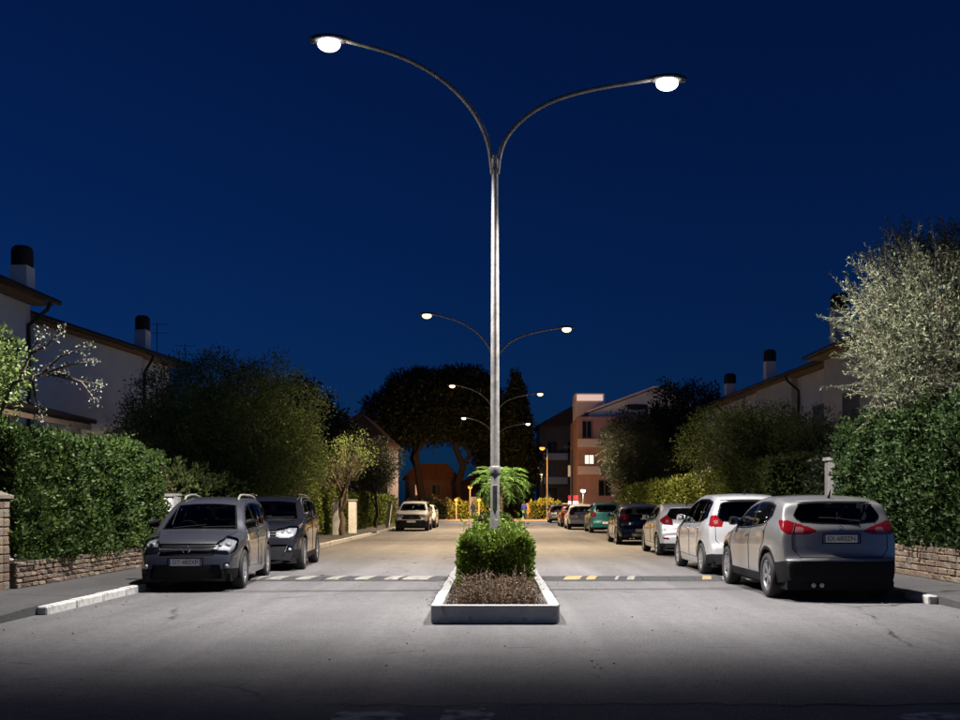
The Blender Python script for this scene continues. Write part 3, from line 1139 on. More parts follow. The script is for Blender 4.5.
tree('broad_tree', 'large dark bushy tree behind the two cars on the left', (-9.3, 33, .12), (0, 0, 1.8), .22,
     [((-1.2, .3, 3.5), (1.8, 1.8, 2.1)), ((.3, 0, 3.8), (1.9, 1.9, 2.05)), ((1.7, -.2, 3.6), (1.7, 1.7, 2.1)), ((2.1, -.3, 2.5), (1.4, 1.3, 1.3)), ((-1.7, 0, 2.7), (1.4, 1.5, 1.5))],
     5200, 20, .105, LM_DULL, .5, .4, fill=.4, seed=51)
tree('street_tree', 'forked street tree with grey green crown on the left pavement', (-6.55, 43, .11), (0, 0, 1.7), .12,
     [((-.5, 0, 3.0), (.9, .8, .85)), ((.35, .1, 3.3), (.9, .8, .9))], 200, 14, .12, LM_DULL, .4, .28, fill=.5, seed=52, gap=.5, up=.8, limbs=9)
tree('olive_tree', 'small round olive tree on the left pavement near the white cars', (-6.9, 58, .11), (0, 0, 1.9), .09,
     [((0, 0, 3.6), (1.25, 1.2, 1.25)), ((-.5, 0, 3.0), (.9, .9, .8))], 900, 16, .14, LM_OLIVE, .45, .28, fill=.4, seed=53, limbs=6)
tree('broad_tree', 'dark tree behind the large bushy tree on the left', (-11.5, 58, .12), (0, 0, 2.5), .25,
     [((0, 0, 5.3), (2.6, 2.4, 2.6)), ((1.8, 0, 4.2), (1.8, 1.8, 1.8))], 1500, 16, .24, LM_DARK, .7, .45, fill=.45, seed=54, bark=M_BARK_D)
tree('arching_tree', 'arching pale leaved tree leaning over the right hedge', (9.3, 33, .12), (-.5, 0, 2.0), .15,
     [((-1.75, -.1, 3.2), (1.25, 1.1, 1.05)), ((-.5, 0, 3.55), (1.2, 1.1, .85)), ((.5, 0, 3.2), (1.0, 1.0, .8))], 1500, 18, .10, LM_DULL, .42, .34, fill=.4, seed=55, gap=.2, up=.2,
     lean_limb=[((-.2, -.2, 1.9), (-1.7, -.9, 3.7), .12), ((.0, -.2, 1.9), (.9, -.8, 3.6), .1)])
tree('arching_tree', 'dark sparse shrub tree beside the ivy hedge, under the house', (10.2, 29.5, .12), (-.1, 0, 1.7), .13,
     [((-.9, 0, 3.0), (1.0, 1.0, .8)), ((.5, 0, 3.0), (1.1, 1.0, .75))], 420, 14, .12, LM_DULL, .42, .3, fill=.4, seed=56, gap=.5, bark=M_BARK_D,
     lean_limb=[((0, -.2, 1.6), (-1.0, -.8, 3.4), .1), ((.1, -.2, 1.6), (1.1, -.8, 3.4), .1)])
tree('street_tree', 'tall lit grey green tree in front of the pink block', (8.6, 61, .12), (0, 0, 2.2), .16,
     [((-.4, 0, 4.6), (1.5, 1.4, 2.2)), ((.3, 0, 3.2), (1.7, 1.5, 1.5))], 1300, 16, .19, LM_OLIVE, .6, .28, fill=.4, seed=57)
tree('broad_tree', 'big dark evergreen tree left of the right hand houses', (12.4, 66, .12), (0, 0, 3), .3,
     [((0, 0, 5.2), (2.9, 2.6, 3.4)), ((-1.8, 0, 4.0), (2.0, 2.0, 2.4)), ((2.3, 0, 5.4), (2.0, 2.0, 2.4))], 2400, 16, .26, LM_DARK, .8, .45, fill=.45, seed=58, bark=M_BARK_D)


def pine(label, base, h, crown, seed):
    tree('umbrella_pine', label, base, (.3, 0, h * .62), .42, crown, 2600, 16, .6, LM_PINE, .9, .22, bark=M_BARK_D, cat='tree',
         group='umbrella pines at the far end', fill=.45, seed=seed, up=.3, limbs=12, twig=False)


pine('left umbrella pine of the two at the far end of the street', (-8.6, 112, 0), 15, [((-1.6, 0, 11.2), (4.0, 3.6, 2.9)), ((1.6, 0, 12.6), (4.2, 3.6, 2.9)), ((0, 0, 13.8), (3.2, 3, 2.0))], 61)
pine('right umbrella pine behind the palm at the far end of the street', (-4.3, 114, 0), 16, [((-.6, 0, 12.6), (4.8, 4, 3.2)), ((1.8, 0, 11.6), (4.2, 4, 3.0)), ((.6, 0, 14.6), (3.2, 3, 2.0))], 62)
tree('cypress', 'dark pointed cypress beside the street lamps at the far end', (2.45, 112, 0), (0, 0, 9), .3,
     [((0, 0, 4.5), (1.7, 1.7, 4.2)), ((0, 0, 9.5), (1.35, 1.35, 4.2)), ((0, 0, 12.6), (.7, .7, 3.0))], 1900, 16, .45, LM_DARK, .6, .35, bark=M_BARK_D, fill=.5, seed=63, up=1.4, twig=False)
tree('broad_tree', 'dark round tree to the left of the palm at the far end', (1.0, 118, 0), (0, 0, 4), .3,
     [((0, 0, 7.0), (3.4, 3, 4.2))], 1200, 16, .5, LM_DARK, .8, .4, bark=M_BARK_D, fill=.5, seed=64, twig=False)

# palm in the far planter
pm = thing('palm_tree', 'lit green palm behind the tall lamp post', 'palm', (.35, 68, .15))
pb = MB()
pb.tube([(0, 0, 0), (.02, 0, 1.0), (0, 0, 2.0), (0, 0, 2.75)], [.24, .2, .19, .22], 10)
for k in range(9):
    pb.lathe([(.2, 0), (.25, .1), (.2, .14)], 9, (0, 0, .25 + k * .27))
pb.build('trunk', M_BARK, pm)
for k in range(34):
    a = k * 2.399963 + random.uniform(-.2, .2)
    e = 1.35 - 1.55 * (k / 33) + random.uniform(-.1, .1)
    Lf = random.uniform(1.9, 2.4)
    n = 26
    pts, p, an = [], np.array([0, 0, 2.75]), e
    for i in range(n):
        pts.append(p.copy())
        an -= (.035 + .05 * i / n)
        p = p + np.array([math.cos(a) * math.cos(an), math.sin(a) * math.cos(an), math.sin(an)]) * Lf / n
    pts = np.array(pts)
    tdir = unit(np.gradient(pts, axis=0))
    side = np.array([-math.sin(a), math.cos(a), 0])
    PP, AA = [], []
    for s in (-1, 1):
        for rep in range(2):
            PP.append(pts[2:] + tdir[2:] * (.04 * rep))
            AA.append(s * side * .9 + tdir[2:] * .7 + np.array([0, 0, -.25]))
    link('frond', leaf_mesh('frond', np.vstack(PP), np.vstack(AA), .48, .09, .12), pm, LM_PALM)


# ================================================================== HOUSES
M_WHITEWALL = mat('white_house_render', (.8, .79, .77), .9, var=.06, scale=1.5, bump=.2, bscale=30)
M_BEIGEWALL = mat('beige_house_render', (.7, .67, .62), .9, var=.08, scale=1.5, bump=.2, bscale=30)
M_ROOF = mat('terracotta_roof', (.16, .075, .045), .9, var=.35, scale=6)
M_SOFFIT = mat('timber_soffit', (.30, .2, .12), .85, var=.2, scale=6)
M_GUTTER = mat('dark_copper_gutter', (.035, .026, .022), .5, metal=.4)
M_SHUTTER = mat('grey_shutter', (.16, .17, .2), .7)
M_FRAME = mat('window_frame_grey', (.22, .21, .2), .6)
M_WGLASS = mat('dark_window_glass', (.012, .014, .018), .06)
M_COWL = mat('dark_chimney_cowl', (.03, .02, .018), .85, var=.3, scale=8)


def house(label, p0, p1, side, eave, wall_m, depth=8.5, windows=(), chimneys=(), pipes=(), over=.7, near_end=True, setback=(), group='terraced houses'):
    """two-storey house; eave line runs from p0 to p1 (plan), street on the 'side' (+1: street lies to +x)"""
    p0, p1 = Vector((*p0, 0)), Vector((*p1, 0))
    L = (p1 - p0).length
    u = (p1 - p0).normalized()
    ang = math.atan2(u.y, u.x)
    t = thing('house', label, 'house', (p0.x, p0.y, 0), ang, group)
    s = -side         # local +y is to the left of travel direction = away from a street on the right
    Y = lambda v: -side * v * -1          # v>0: away from the street
    sg = 1 if side > 0 else -1            # travel +Y: left is -x. street at +x (side=1) -> away is local +y
    yw = sg * over
    yb = sg * (over + depth)
    lo, hi = min(yw, yb), max(yw, yb)
    MB().box((0.03, lo, 0), (L - .03, hi, eave - .12)).build('wall', wall_m, t)
    for (a, b, d, m2) in setback:         # projecting or coloured bays on the facade
        y0, y1 = yw - sg * d, yw + sg * .02
        MB().box((a, min(y0, y1), 0), (b, max(y0, y1), eave - .13)).build('bay', m2, t)
    # roof: eave slab pitched away from the street, with soffit and gutter
    pitch = math.tan(R(17))
    rz = lambda y: eave + abs(y) * pitch
    rd = over + depth * .5
    poly = [(0, eave - .04), (sg * rd, eave - .04 + rd * pitch), (sg * (2 * rd), eave - .04), (sg * 2 * rd, eave + .1), (sg * rd, eave + .12 + rd * pitch), (0, eave + .1)]
    if sg < 0:
        poly = poly[::-1]
    MB().prism(poly, -.25, L + .25, 'x').build('roof', M_ROOF, t)
    MB().box((-.2, min(sg * .1, yw + sg * .02), eave - .1), (L + .2, max(sg * .1, yw + sg * .02), eave - .06)).build('soffit', M_SOFFIT, t)
    MB().tube([(-.28, sg * -.02, eave + .0), (L + .28, sg * -.02, eave + .0)], .085, 8).build('gutter', M_GUTTER, t)
    for (a, d) in pipes:
        yy = yw - sg * (d + .07)
        MB().tube([(a, sg * 0, eave - .05), (a, sg * .1, eave - .28), (a - .05, yy, eave - .75), (a - .05, yy, eave - 1.0), (a - .05, yy, .3)], .055, 8).build('downpipe', M_GUTTER, t)
    for (a, b, z0, z1, kind) in windows:
        w = link('window', None, t, loc=((a + b) / 2, yw, z0))
        ww, hh = b - a, z1 - z0
        fr = MB()
        y0, y1 = sorted((-sg * .05, sg * .02))
        fr.box((-ww / 2 - .07, y0, -.07), (-ww / 2, y1, hh + .07)).box((ww / 2, y0, -.07), (ww / 2 + .07, y1, hh + .07))
        fr.box((-ww / 2, y0, hh), (ww / 2, y1, hh + .07)).box((-ww / 2, y0, -.07), (ww / 2, y1, 0))
        fr.build('frame', M_FRAME, w)
        if kind == 'shutter':
            sb = MB()
            n = int(hh / .09)
            for i in range(n):
                z = hh * i / n
                sb.prism([(-sg * .012, z), (-sg * .03, z + .01), (-sg * .03, z + hh / n - .02), (-sg * .012, z + hh / n)], -ww / 2, ww / 2, 'x')
            sb.build('shutter', M_SHUTTER, w)
        else:
            y0, y1 = sorted((-sg * .018, -sg * .006))
            MB().box((-ww / 2, y0, 0), (ww / 2, y1, hh)).build('pane', kind if not isinstance(kind, str) else M_WGLASS, w)
        y0, y1 = sorted((-sg * .14, sg * .02))
        MB().box((-ww / 2 - .12, y0, -.13), (ww / 2 + .12, y1, -.075)).build('sill', M_KERB2, w)
    for (a, v, top, w_) in chimneys:
        c = link('chimney', None, t, loc=(a, sg * v, 0))
        zc = rz(v) - .3
        MB().box((-w_ / 2, -w_ / 2, zc), (w_ / 2, w_ / 2, top - .62)).build('stack', wall_m, c)
        k = MB()
        r_ = w_ * .62
        k.lathe([(r_ * .98, 0), (r_, .03), (r_, .42), (r_ * .93, .52), (r_ * .72, .59), (.02, .62)], 14, (0, 0, top - .62))
        k.build('cowl', M_COWL, c)
    return t


house('white house with a tall dark capped chimney, nearest at the left edge', (-13.4, 18.5), (-13.05, 29.6), 1, 7.45, M_WHITEWALL,
      windows=[(9.2, 10.3, 4.4, 6.1, 'shutter')], chimneys=[(10.9, .85, 9.05, .5)], pipes=[(10.9, 0)])
house('white house with a shuttered window behind the blossom branches', (-14.5, 31.2), (-13.1, 42.4), 1, 7.4, M_WHITEWALL,
      windows=[(.25, .85, 4.2, 6.1, 'shutter'), (2.2, 4.1, 4.3, 6.05, 'shutter')], chimneys=[(10.0, 1.3, 9.25, .48)], pipes=[(8.35, .25)], setback=[(.9, 8.3, .25, M_WHITEWALL)])
# porch roof in front of the left houses
po = thing('porch', 'low porch roof with timber edge in front of the left houses', 'porch', (-11.1, 19.5, 0), R(90))
MB().prism([(0, 3.62), (3.2, 4.5), (3.2, 4.62), (0, 3.78)], 0, 8.0, 'x').build('roof', M_ROOF, po)
MB().box((-.02, .0, 3.48), (8.02, .08, 3.6)).build('fascia', M_SOFFIT, po)
MB().tube([(-.05, -.05, 3.72), (8.1, -.05, 3.72)], .07, 8).build('gutter', M_GUTTER, po)
for a in (.2, 4.0, 7.7):
    MB().box((a - .1, .2, .1), (a + .1, .4, 3.5)).build('column', M_BEIGEWALL, po)
MB().box((0, 2.2, .1), (8, 2.35, 4.1)).build('wall', M_BEIGEWALL, po)

house('beige house with dark eave behind the silvery olive, on the right', (12.65, 27), (12.55, 40.3), -1, 7.35, M_BEIGEWALL,
      chimneys=[(11.2, .6, 9.5, .55)], windows=[(9.5, 11.0, 4.2, 5.6, 'shutter'), (2.5, 4.0, 4.2, 5.6, 'shutter')])
house('pale terraced house with chimney, right of the dark evergreen', (13.5, 40.8), (12.9, 54.3), -1, 7.4, M_WHITEWALL,
      chimneys=[(9.5, .75, 9.25, .5)], pipes=[(5.0, .02)], setback=[(5.3, 10.6, .3, M_BEIGEWALL)], windows=[(1.5, 3.2, 4.3, 5.7, 'shutter'), (7, 8.4, 4.3, 5.7, 'shutter')])
house('farthest pale terraced house on the right, partly behind the dark evergreen', (12.9, 54.9), (12.3, 67), -1, 7.4, M_WHITEWALL,
      chimneys=[(2.6, .75, 9.0, .55)], pipes=[(3.0, .02)], windows=[(6.5, 8, 4.3, 5.7, 'shutter')])
# canopy between the right houses
ca = thing('carport', 'low flat carport roof between the right houses and the ivy hedge', 'carport', (10.6, 27.5, 0))
MB().box((0, 0, 3.3), (2.4, 6, 3.42)).build('roof', M_BEIGEWALL, ca)
for a in (.2, 5.6):
    MB().box((.1, a, .1), (.25, a + .15, 3.3)).build('post', M_GUTTER, ca)


def antenna(label, p, h):
    t = thing('antenna', label, 'antenna', p)
    MB().tube([(0, 0, 0), (0, 0, h)], .018, 6).build('mast', M_GUTTER, t)
    for k, z in enumerate((h - .08, h - .45)):
        b = MB()
        b.tube([(-.5, 0, z), (.5, 0, z)], .009, 5)
        for i in range(7):
            x = -.45 + i * .15
            b.tube([(x, -.22, z), (x, .22, z)], .006, 4)
        b.build('aerial', M_GUTTER, t)


antenna('thin roof antenna to the right of the second left chimney', (-14.6, 43.2, 7.3), 2.0)
antenna('shorter roof antenna at the far end of the left house', (-14.4, 46.5, 5.5), 3.4)
antenna('roof antenna above the dark evergreen on the right', (14.3, 66, 7.4), 2.2)

# ------------------------------------------------------------------ far blocks
M_PINK = mat('terracotta_render', (.42, .28, .255), .9, var=.15, scale=.6)
M_BROWN = mat('brown_render', (.25, .17, .11), .9, var=.15, scale=.6)
M_LITWIN = emis('lit_window', (1.0, .68, .38), .45)
M_LITWHITE = emis('lit_white_window', (1.0, .85, .7), 1.1)
M_BLUEROOF = mat('pale_metal_roof', (.6, .67, .7), .6, var=.1, scale=1)


def block(name, label, x0, x1, y, h, depth, m, wins, cat='building', balc=(), roof=None):
    t = thing(name, label, cat, (x0, y, 0))
    w = x1 - x0
    MB().box((0, 0, 0), (w, depth, h)).build('wall', m, t)
    if roof == 'gable':
        MB().prism([(-.4, h), (w + .4, h), (w * .62, h + 2.4)], -.4, depth + .3).build('roof', M_ROOF, t)
    elif roof == 'hip':
        MB().prism([(-.4, h), (w + .4, h), (w * .78, h + 1.9), (w * .22, h + 1.9)], -.4, depth + .3).build('roof', M_ROOF, t)
    elif roof == 'flat':
        MB().box((-.2, -.2, h), (w + .2, depth + .2, h + .3)).build('parapet', m, t)
    for (a, z, ww, hh, k) in wins:
        o = link('window', None, t, loc=(a, 0, z))
        f = MB()
        f.box((-.08, -.06, -.08), (0, .01, hh + .08)).box((ww, -.06, -.08), (ww + .08, .01, hh + .08)).box((0, -.06, hh), (ww, .01, hh + .08)).box((0, -.06, -.08), (ww, .01, 0))
        f.box((ww / 2 - .03, -.05, 0), (ww / 2 + .03, .01, hh))
        f.build('frame', M_FRAME, o)
        MB().box((0, -.025, 0), (ww, -.012, hh)).build('pane', {'l': M_LITWIN, 'w': M_LITWHITE, 'd': M_WGLASS, 's': M_SHUTTER}[k], o)
    for (a, z, ww, dd) in balc:
        o = link('balcony', None, t, loc=(a, 0, z))
        MB().box((0, -dd, 0), (ww, -.003, .16)).build('slab', m, o)
        MB().box((0, -dd, .16), (ww, -dd + .08, 1.0)).build('parapet', M_BEIGEWALL, o)
    return t


pb_ = block('apartment_block', 'terracotta apartment block with pale gabled top floor, beyond the right cars', 8.6, 20.5, 104, 10.6, 10, M_PINK,
            [(.5, 8.4, .9, 1.7, 'd'), (.75, 5.7, .9, .9, 'w'), (4.8, 5.2, 1.2, 1.4, 's'), (4.8, 8.2, 1.2, 1.4, 's'), (7.6, 8.2, 1.2, 1.4, 's'), (2.2, 2.4, 1.2, 1.6, 'd'), (5.2, 2.2, 1.2, 1.6, 'd')],
            balc=[(-.1, 7.2, 2.4, 1.2), (-.1, 4.4, 2.4, 1.2), (3.9, 4.0, 2.8, 1.1)])
MB().prism([(1.2, 10.6), (11.6, 10.6), (11.6, 11.6), (8.2, 13.6), (1.2, 11.0)], .5, 9.5).build('top_floor', M_BLUEROOF, pb_)
MB().prism([(1.0, 11.05), (8.2, 13.7), (11.9, 11.7), (11.9, 11.85), (8.2, 13.9), (1.0, 11.25)], .2, 9.8).build('roof', M_WHITEWALL, pb_)
MB().box((5.2, .42, 11.4), (7.2, .49, 11.9)).build('strip_window', M_WGLASS, pb_)
MB().box((.1, 4.5, 10.55), (3.3, 8.0, 13.55)).build('stair_tower', M_WHITEWALL, pb_)
MB().box((.3, 4.42, 12.75), (3.1, 4.49, 13.4)).build('glowing_wall_band', emis('wall_band_glow', (1, .72, .62), .6), pb_)  # lit parapet band: the light on it is put in as emission
bb_ = block('apartment_block', 'brown block with pitched roof behind the orange street lamp', 5.6, 12.0, 126, 11.4, 9, M_BROWN,
            [(1.0, 8.0, 1.2, 1.4, 'd'), (3.6, 8.0, 1.2, 1.4, 'd'), (1.0, 5.0, 1.2, 1.4, 's'), (3.6, 5.0, 1.2, 1.4, 'l'), (1.0, 2.0, 1.2, 1.6, 'd')],
            balc=[(.5, 3.9, 3, 1), (.5, 6.9, 3, 1)], roof='gable')
block('house', 'grey gabled house behind the small olive tree on the left', -14.2, -8.6, 80, 6.4, 9, M_BROWN,
      [(1.0, 3.8, 1.1, 1.4, 's'), (3.4, 3.8, 1.1, 1.4, 'd'), (3.6, 1.0, 1.0, 1.4, 'd')], cat='house', roof='gable')
block('house', 'dim pinkish house with dark roof beneath the umbrella pines', -10.6, -4.4, 118, 4.4, 9, mat('pink_render', (.2, .12, .095), .9, var=.1, scale=1),
      [(1.2, 2.6, .9, 1.2, 'l'), (3.2, 2.6, .9, 1.2, 'd'), (1.2, .5, 1.0, 1.5, 'd')], cat='house', roof='hip')
block('house', 'low house with an orange lit wall left of the palm', -4.4, 1.2, 132, 4.2, 8, M_BROWN, [(1.0, 1.0, 1.2, 1.5, 'l'), (3.4, 1.0, 1.2, 1.5, 'd')], cat='house', roof='gable')
ow = thing('garden_wall', 'orange lit garden wall under the orange street lamp', 'wall', (3.2, 101, 0))
MB().box((0, 0, 0), (5.6, .3, 1.5)).build('wall', mat('ochre_render', (.3, .19, .1), .9, var=.35, scale=1.5), ow)
MB().box((-.05, -.05, 1.5), (5.65, .35, 1.6)).build('coping', M_KERB2, ow)
ow = thing('garden_wall', 'low garden wall in front of the pines at the far left', 'wall', (-10.5, 103, 0))
MB().box((0, 0, 0), (6.2, .3, 1.1)).build('wall', mat('ochre_render', (.5, .36, .2)), ow)
MB().box((-.05, -.05, 1.1), (6.25, .35, 1.2)).build('coping', M_KERB2, ow)
for k, (x, y, w, h, lab) in enumerate([(-4.2, 101, 3.0, 1.5, 'orange lit bush at the far crossing, left of the palm'), (3.5, 98.9, 3.0, 1.7, 'orange lit bush at the foot of the orange street lamp'), (-8.5, 98, 4, 1.9, 'green hedge at the far left corner')]):
    hedge('bush', lab, (x, y, 0), (x + w, y + 1.2, h), 2200, .2, LM_DULL if k < 2 else LM_DARK, cat='bush', faces='tsel', amp=.4, seed=71 + k, aspect=.6)

M_SODIUM = emis('sodium_glass', (1.0, .40, .06), 1.7)


def small_lamp(label, x, y, h, w, r=.16, glow=None, col=(1, .42, .08), curved=True, lit=True, spot=False):
    t = thing('lamp_post', label, 'lamp post', (x, y, 0))
    MB().tube([(0, 0, 0), (0, 0, 1), (0, 0, h)], [.09, .08, .05], 10).build('pole', M_STEEL, t)
    if curved:
        MB().tube([(0, 0, h - .05), (-.1, -.05, h + .15), (-.35, -.1, h + .2)], .035, 8).build('arm', M_STEEL, t)
        c = (-.5, -.12, h + .15)
    else:
        c = (0, 0, h + r)
    MB().lathe([(r * .9, 0), (r * 1.05, .03), (r * .5, .12), (.02, .15)], 12, (c[0], c[1], c[2] + r * .3)).build('hood', M_STEEL_D, t)
    MB().ellipsoid(c, (r, r, r * .8), 12, 8).build('lamp_glass', glow or (M_SODIUM if lit else M_FRAME), t)
    if lit:
        ld = bpy.data.lights.new('lamp_light', 'SPOT' if spot else 'POINT')
        if spot:
            ld.spot_size, ld.spot_blend = R(125), .5
        ld.energy = w
        ld.color = col
        ld.shadow_soft_size = .2
        lo = bpy.data.objects.new('lamp_light', ld)
        COL.objects.link(lo)
        lo.parent = t
        lo.location = (c[0], c[1] - .05, c[2] - r - .22)
    return t


small_lamp('tall orange street lamp at the far right of the crossing', 5.1, 97.5, 6.8, 14000, .26, spot=True)
small_lamp('low orange lamp left of the palm at the far crossing', -2.43, 97.5, 2.95, 2200, .22, curved=False)
small_lamp('small yellow lamp near the far left corner', -3.85, 99, 1.75, 1000, .19, col=(1, .5, .12), curved=False)
small_lamp('small orange lamp just left of the tall pole, far away', -1.58, 98.5, 1.75, 1000, .19, curved=False)
small_lamp('small pale lamp beside the orange street lamp', 5.5, 118, 4.9, 120, .12, glow=M_LAMP_W, col=(1, .8, .55), curved=False)
small_lamp('unlit slim grey lamp post in front of the pink block', 6.0, 78, 5.8, 0, .1, lit=False)
# lit shop sign and wall lamp beyond the right cars
sg_ = thing('shop_sign', 'small white lit sign with a red top beyond the right cars', 'sign', (6.9, 92, 0))
MB().tube([(.3, .05, 0), (.3, .05, 1.3)], .05, 8).build('post', M_STEEL, sg_)
MB().box((-.15, 0, 1.2), (.75, .1, 1.75)).build('lit_panel', emis('lit_sign_white', (1, .95, .95), 3.0), sg_)
MB().box((-.15, 0, 1.76), (.75, .1, 2.3)).build('red_panel', emis('lit_sign_red', (.5, .04, .04), .16), sg_)
small_lamp('bright white garden lamp beyond the right cars', 8.1, 92, 2.5, 160, .24, glow=M_LAMP_C, col=(1, .9, .75), curved=False)


# ------------------------------------------------------------------ far pedestrians
def person(label, loc, rz, top_m, leg_m, stride):
    t = thing('person', label, 'person', loc, rz)
    J = {'pel': (0, 0, .93), 'waist': (0, 0, 1.08), 'chest': (0, .01, 1.32), 'neck': (0, .0, 1.48), 'head': (0, -.02, 1.58), 'crown': (0, -.01, 1.7),
         'shl': (.18, 0, 1.42), 'ell': (.24, .06 + stride * .3, 1.16), 'wrl': (.25, -.06 + stride * .4, .93), 'hal': (.25, -.08 + stride * .4, .84),
         'shr': (-.18, 0, 1.42), 'elr': (-.24, .06 - stride * .3, 1.16), 'wrr': (-.25, -.06 - stride * .4, .93), 'har': (-.25, -.08 - stride * .4, .84),
         'hil': (.09, 0, .88), 'knl': (.1, -stride * .45 - .03, .48), 'anl': (.1, -stride * .6, .09), 'tol': (.11, -stride * .6 - .17, .04),
         'hir': (-.09, 0, .88), 'knr': (-.1, stride * .3 - .04, .48), 'anr': (-.1, stride * .75, .11), 'tor': (-.11, stride * .75 - .16, .04)}
    Rd = {'pel': .13, 'waist': .13, 'chest': .15, 'neck': .06, 'head': .09, 'crown': .07, 'sh': .075, 'el': .05, 'wr': .036, 'ha': .04, 'hi': .1, 'kn': .065, 'an': .045, 'to': .04}
    E_ = [('pel', 'waist'), ('waist', 'chest'), ('chest', 'neck'), ('neck', 'head'), ('head', 'crown')]
    for s in 'lr':
        E_ += [('chest', 'sh' + s), ('sh' + s, 'el' + s), ('el' + s, 'wr' + s), ('wr' + s, 'ha' + s), ('pel', 'hi' + s), ('hi' + s, 'kn' + s), ('kn' + s, 'an' + s), ('an' + s, 'to' + s)]
    ks = list(J)
    me = bpy.data.meshes.new('body')
    me.from_pydata([J[k] for k in ks], [(ks.index(a), ks.index(b)) for a, b in E_], [])
    o = link('body', me, t)
    sm_ = o.modifiers.new('skin', 'SKIN')
    for i, k in enumerate(ks):
        r = Rd.get(k) or Rd[k[:2]]
        me.skin_vertices[0].data[i].radius = (r, r * .85)
        me.skin_vertices[0].data[i].use_root = (k == 'pel')
    sb = o.modifiers.new('sub', 'SUBSURF')
    sb.levels = sb.render_levels = 1
    dg = bpy.context.evaluated_depsgraph_get()
    me2 = bpy.data.meshes.new_from_object(o.evaluated_get(dg))
    o.modifiers.clear()
    o.data = me2
    skin = mat('skin', (.42, .25, .18), .6)
    me2.materials.clear()
    for m_ in (top_m, leg_m, skin):
        me2.materials.append(m_)
    for p in me2.polygons:
        z, x = p.center.z, abs(p.center.x)
        p.material_index = 2 if (z > 1.47 or (x > .2 and z < .93)) else (0 if z > .92 else 1)
        p.use_smooth = True
    MB().ellipsoid((0, .02, 1.65), (.098, .11, .1), 12, 8).build('hair', mat('dark_hair', (.03, .02, .015), .7), t)
    return t


person('person in a dark jacket walking at the far crossing, left of the palm', (-2.05, 94, 0), R(25), mat('dark_jacket', (.02, .02, .03), .8), mat('dark_trousers', (.02, .02, .022), .8), .3)
person('person in a blue jacket standing at the far crossing, right of the palm', (2.75, 94, 0), R(190), mat('blue_jacket', (.03, .07, .25), .8), mat('jeans', (.03, .05, .12), .8), .08)


# ================================================================== CARS
def poly_sdf(P, poly):
    """signed distance (negative inside) of 2-d points to a polygon"""
    poly = np.asarray(poly, float)
    d = np.full(len(P), 1e9)
    ins = np.zeros(len(P), bool)
    n = len(poly)
    for i in range(n):
        a, b = poly[i], poly[(i + 1) % n]
        e = b - a
        w = P - a
        t = np.clip((w @ e) / max(e @ e, 1e-12), 0, 1)
        d = np.minimum(d, np.hypot(*(w - t[:, None] * e).T))
        c1 = P[:, 1] >= a[1]
        c2 = P[:, 1] < b[1]
        cr = e[0] * w[:, 1] - e[1] * w[:, 0]
        ins ^= (c1 & c2 & (cr > 0)) | (~c1 & ~c2 & (cr < 0))
    return np.where(ins, -d, d)


def grid_normals(V, Fq):
    n = np.cross(V[Fq[:, 2]] - V[Fq[:, 0]], V[Fq[:, 3]] - V[Fq[:, 1]])
    N = np.zeros_like(V)
    for k in range(4):
        np.add.at(N, Fq[:, k], n)
    return unit(N)


TYRES = {}


def wheel_meshes(r, style):
    k = (round(r, 3), style)
    if k in TYRES:
        return TYRES[k]
    w = .215
    rr = r * .66
    prof = [(rr, -w * .42), (rr + .02, -w * .5), (r - .035, -w * .52), (r - .01, -w * .42), (r, -w * .25), (r, w * .25), (r - .01, w * .42), (r - .035, w * .52), (rr + .02, w * .5), (rr, w * .42)]
    ty = MB().lathe(prof, 36, axis='y').mesh('tyre')
    ty.materials.append(M_TYRE)
    rm = MB()
    rm.lathe([(rr + .004, -w * .44), (rr - .012, -w * .44), (rr - .02, -w * .3), (rr - .035, 0), (rr - .04, w * .42), (rr + .004, w * .42)], 36, axis='y')
    rm.lathe([(.001, -w * .36), (.05, -w * .36), (.062, -w * .3), (.062, 0)], 18, axis='y')
    ns = {'five': 5, 'multi': 10, 'ten': 7}[style]
    for i in range(ns):
        a = 2 * math.pi * i / ns
        for off in ((-.16, .16) if style == 'five' else (0,)):
            ca, sa = math.cos(a), math.sin(a)
            ce, se = math.cos(a + off * 1.0), math.sin(a + off * 1.0)
            w0, w1 = (.024, .018) if style != 'ten' else (.034, .026)
            p0, p1 = (.045 * ca, .045 * sa), ((rr - .022) * ce, (rr - .022) * se)
            tx, tz = -math.sin(a + off), math.cos(a + off)
            vs = []
            for (px_, pz_), ww, y in ((p0, w0, -w * .35), (p1, w1, -w * .40)):
                vs += [(px_ - tx * ww, y, pz_ - tz * ww), (px_ + tx * ww, y, pz_ + tz * ww), (px_ + tx * ww, y + .04, pz_ + tz * ww), (px_ - tx * ww, y + .04, pz_ - tz * ww)]
            rm.add(vs, [(0, 1, 5, 4), (1, 2, 6, 5), (2, 3, 7, 6), (3, 0, 4, 7), (4, 5, 6, 7)])
    rim = rm.mesh('rim')
    rim.materials.append(M_ALLOY)
    dk = MB().lathe([(.001, w * .05), (rr - .03, w * .05)], 24, axis='y').mesh('brake_disc')
    dk.materials.append(M_BLACK)
    TYRES[k] = (ty, rim, dk)
    return TYRES[k]


def paint(name, col, metal=.45, rough=.3):
    return mat('paint_' + name, col, rough, metal=metal, coat=1.0)


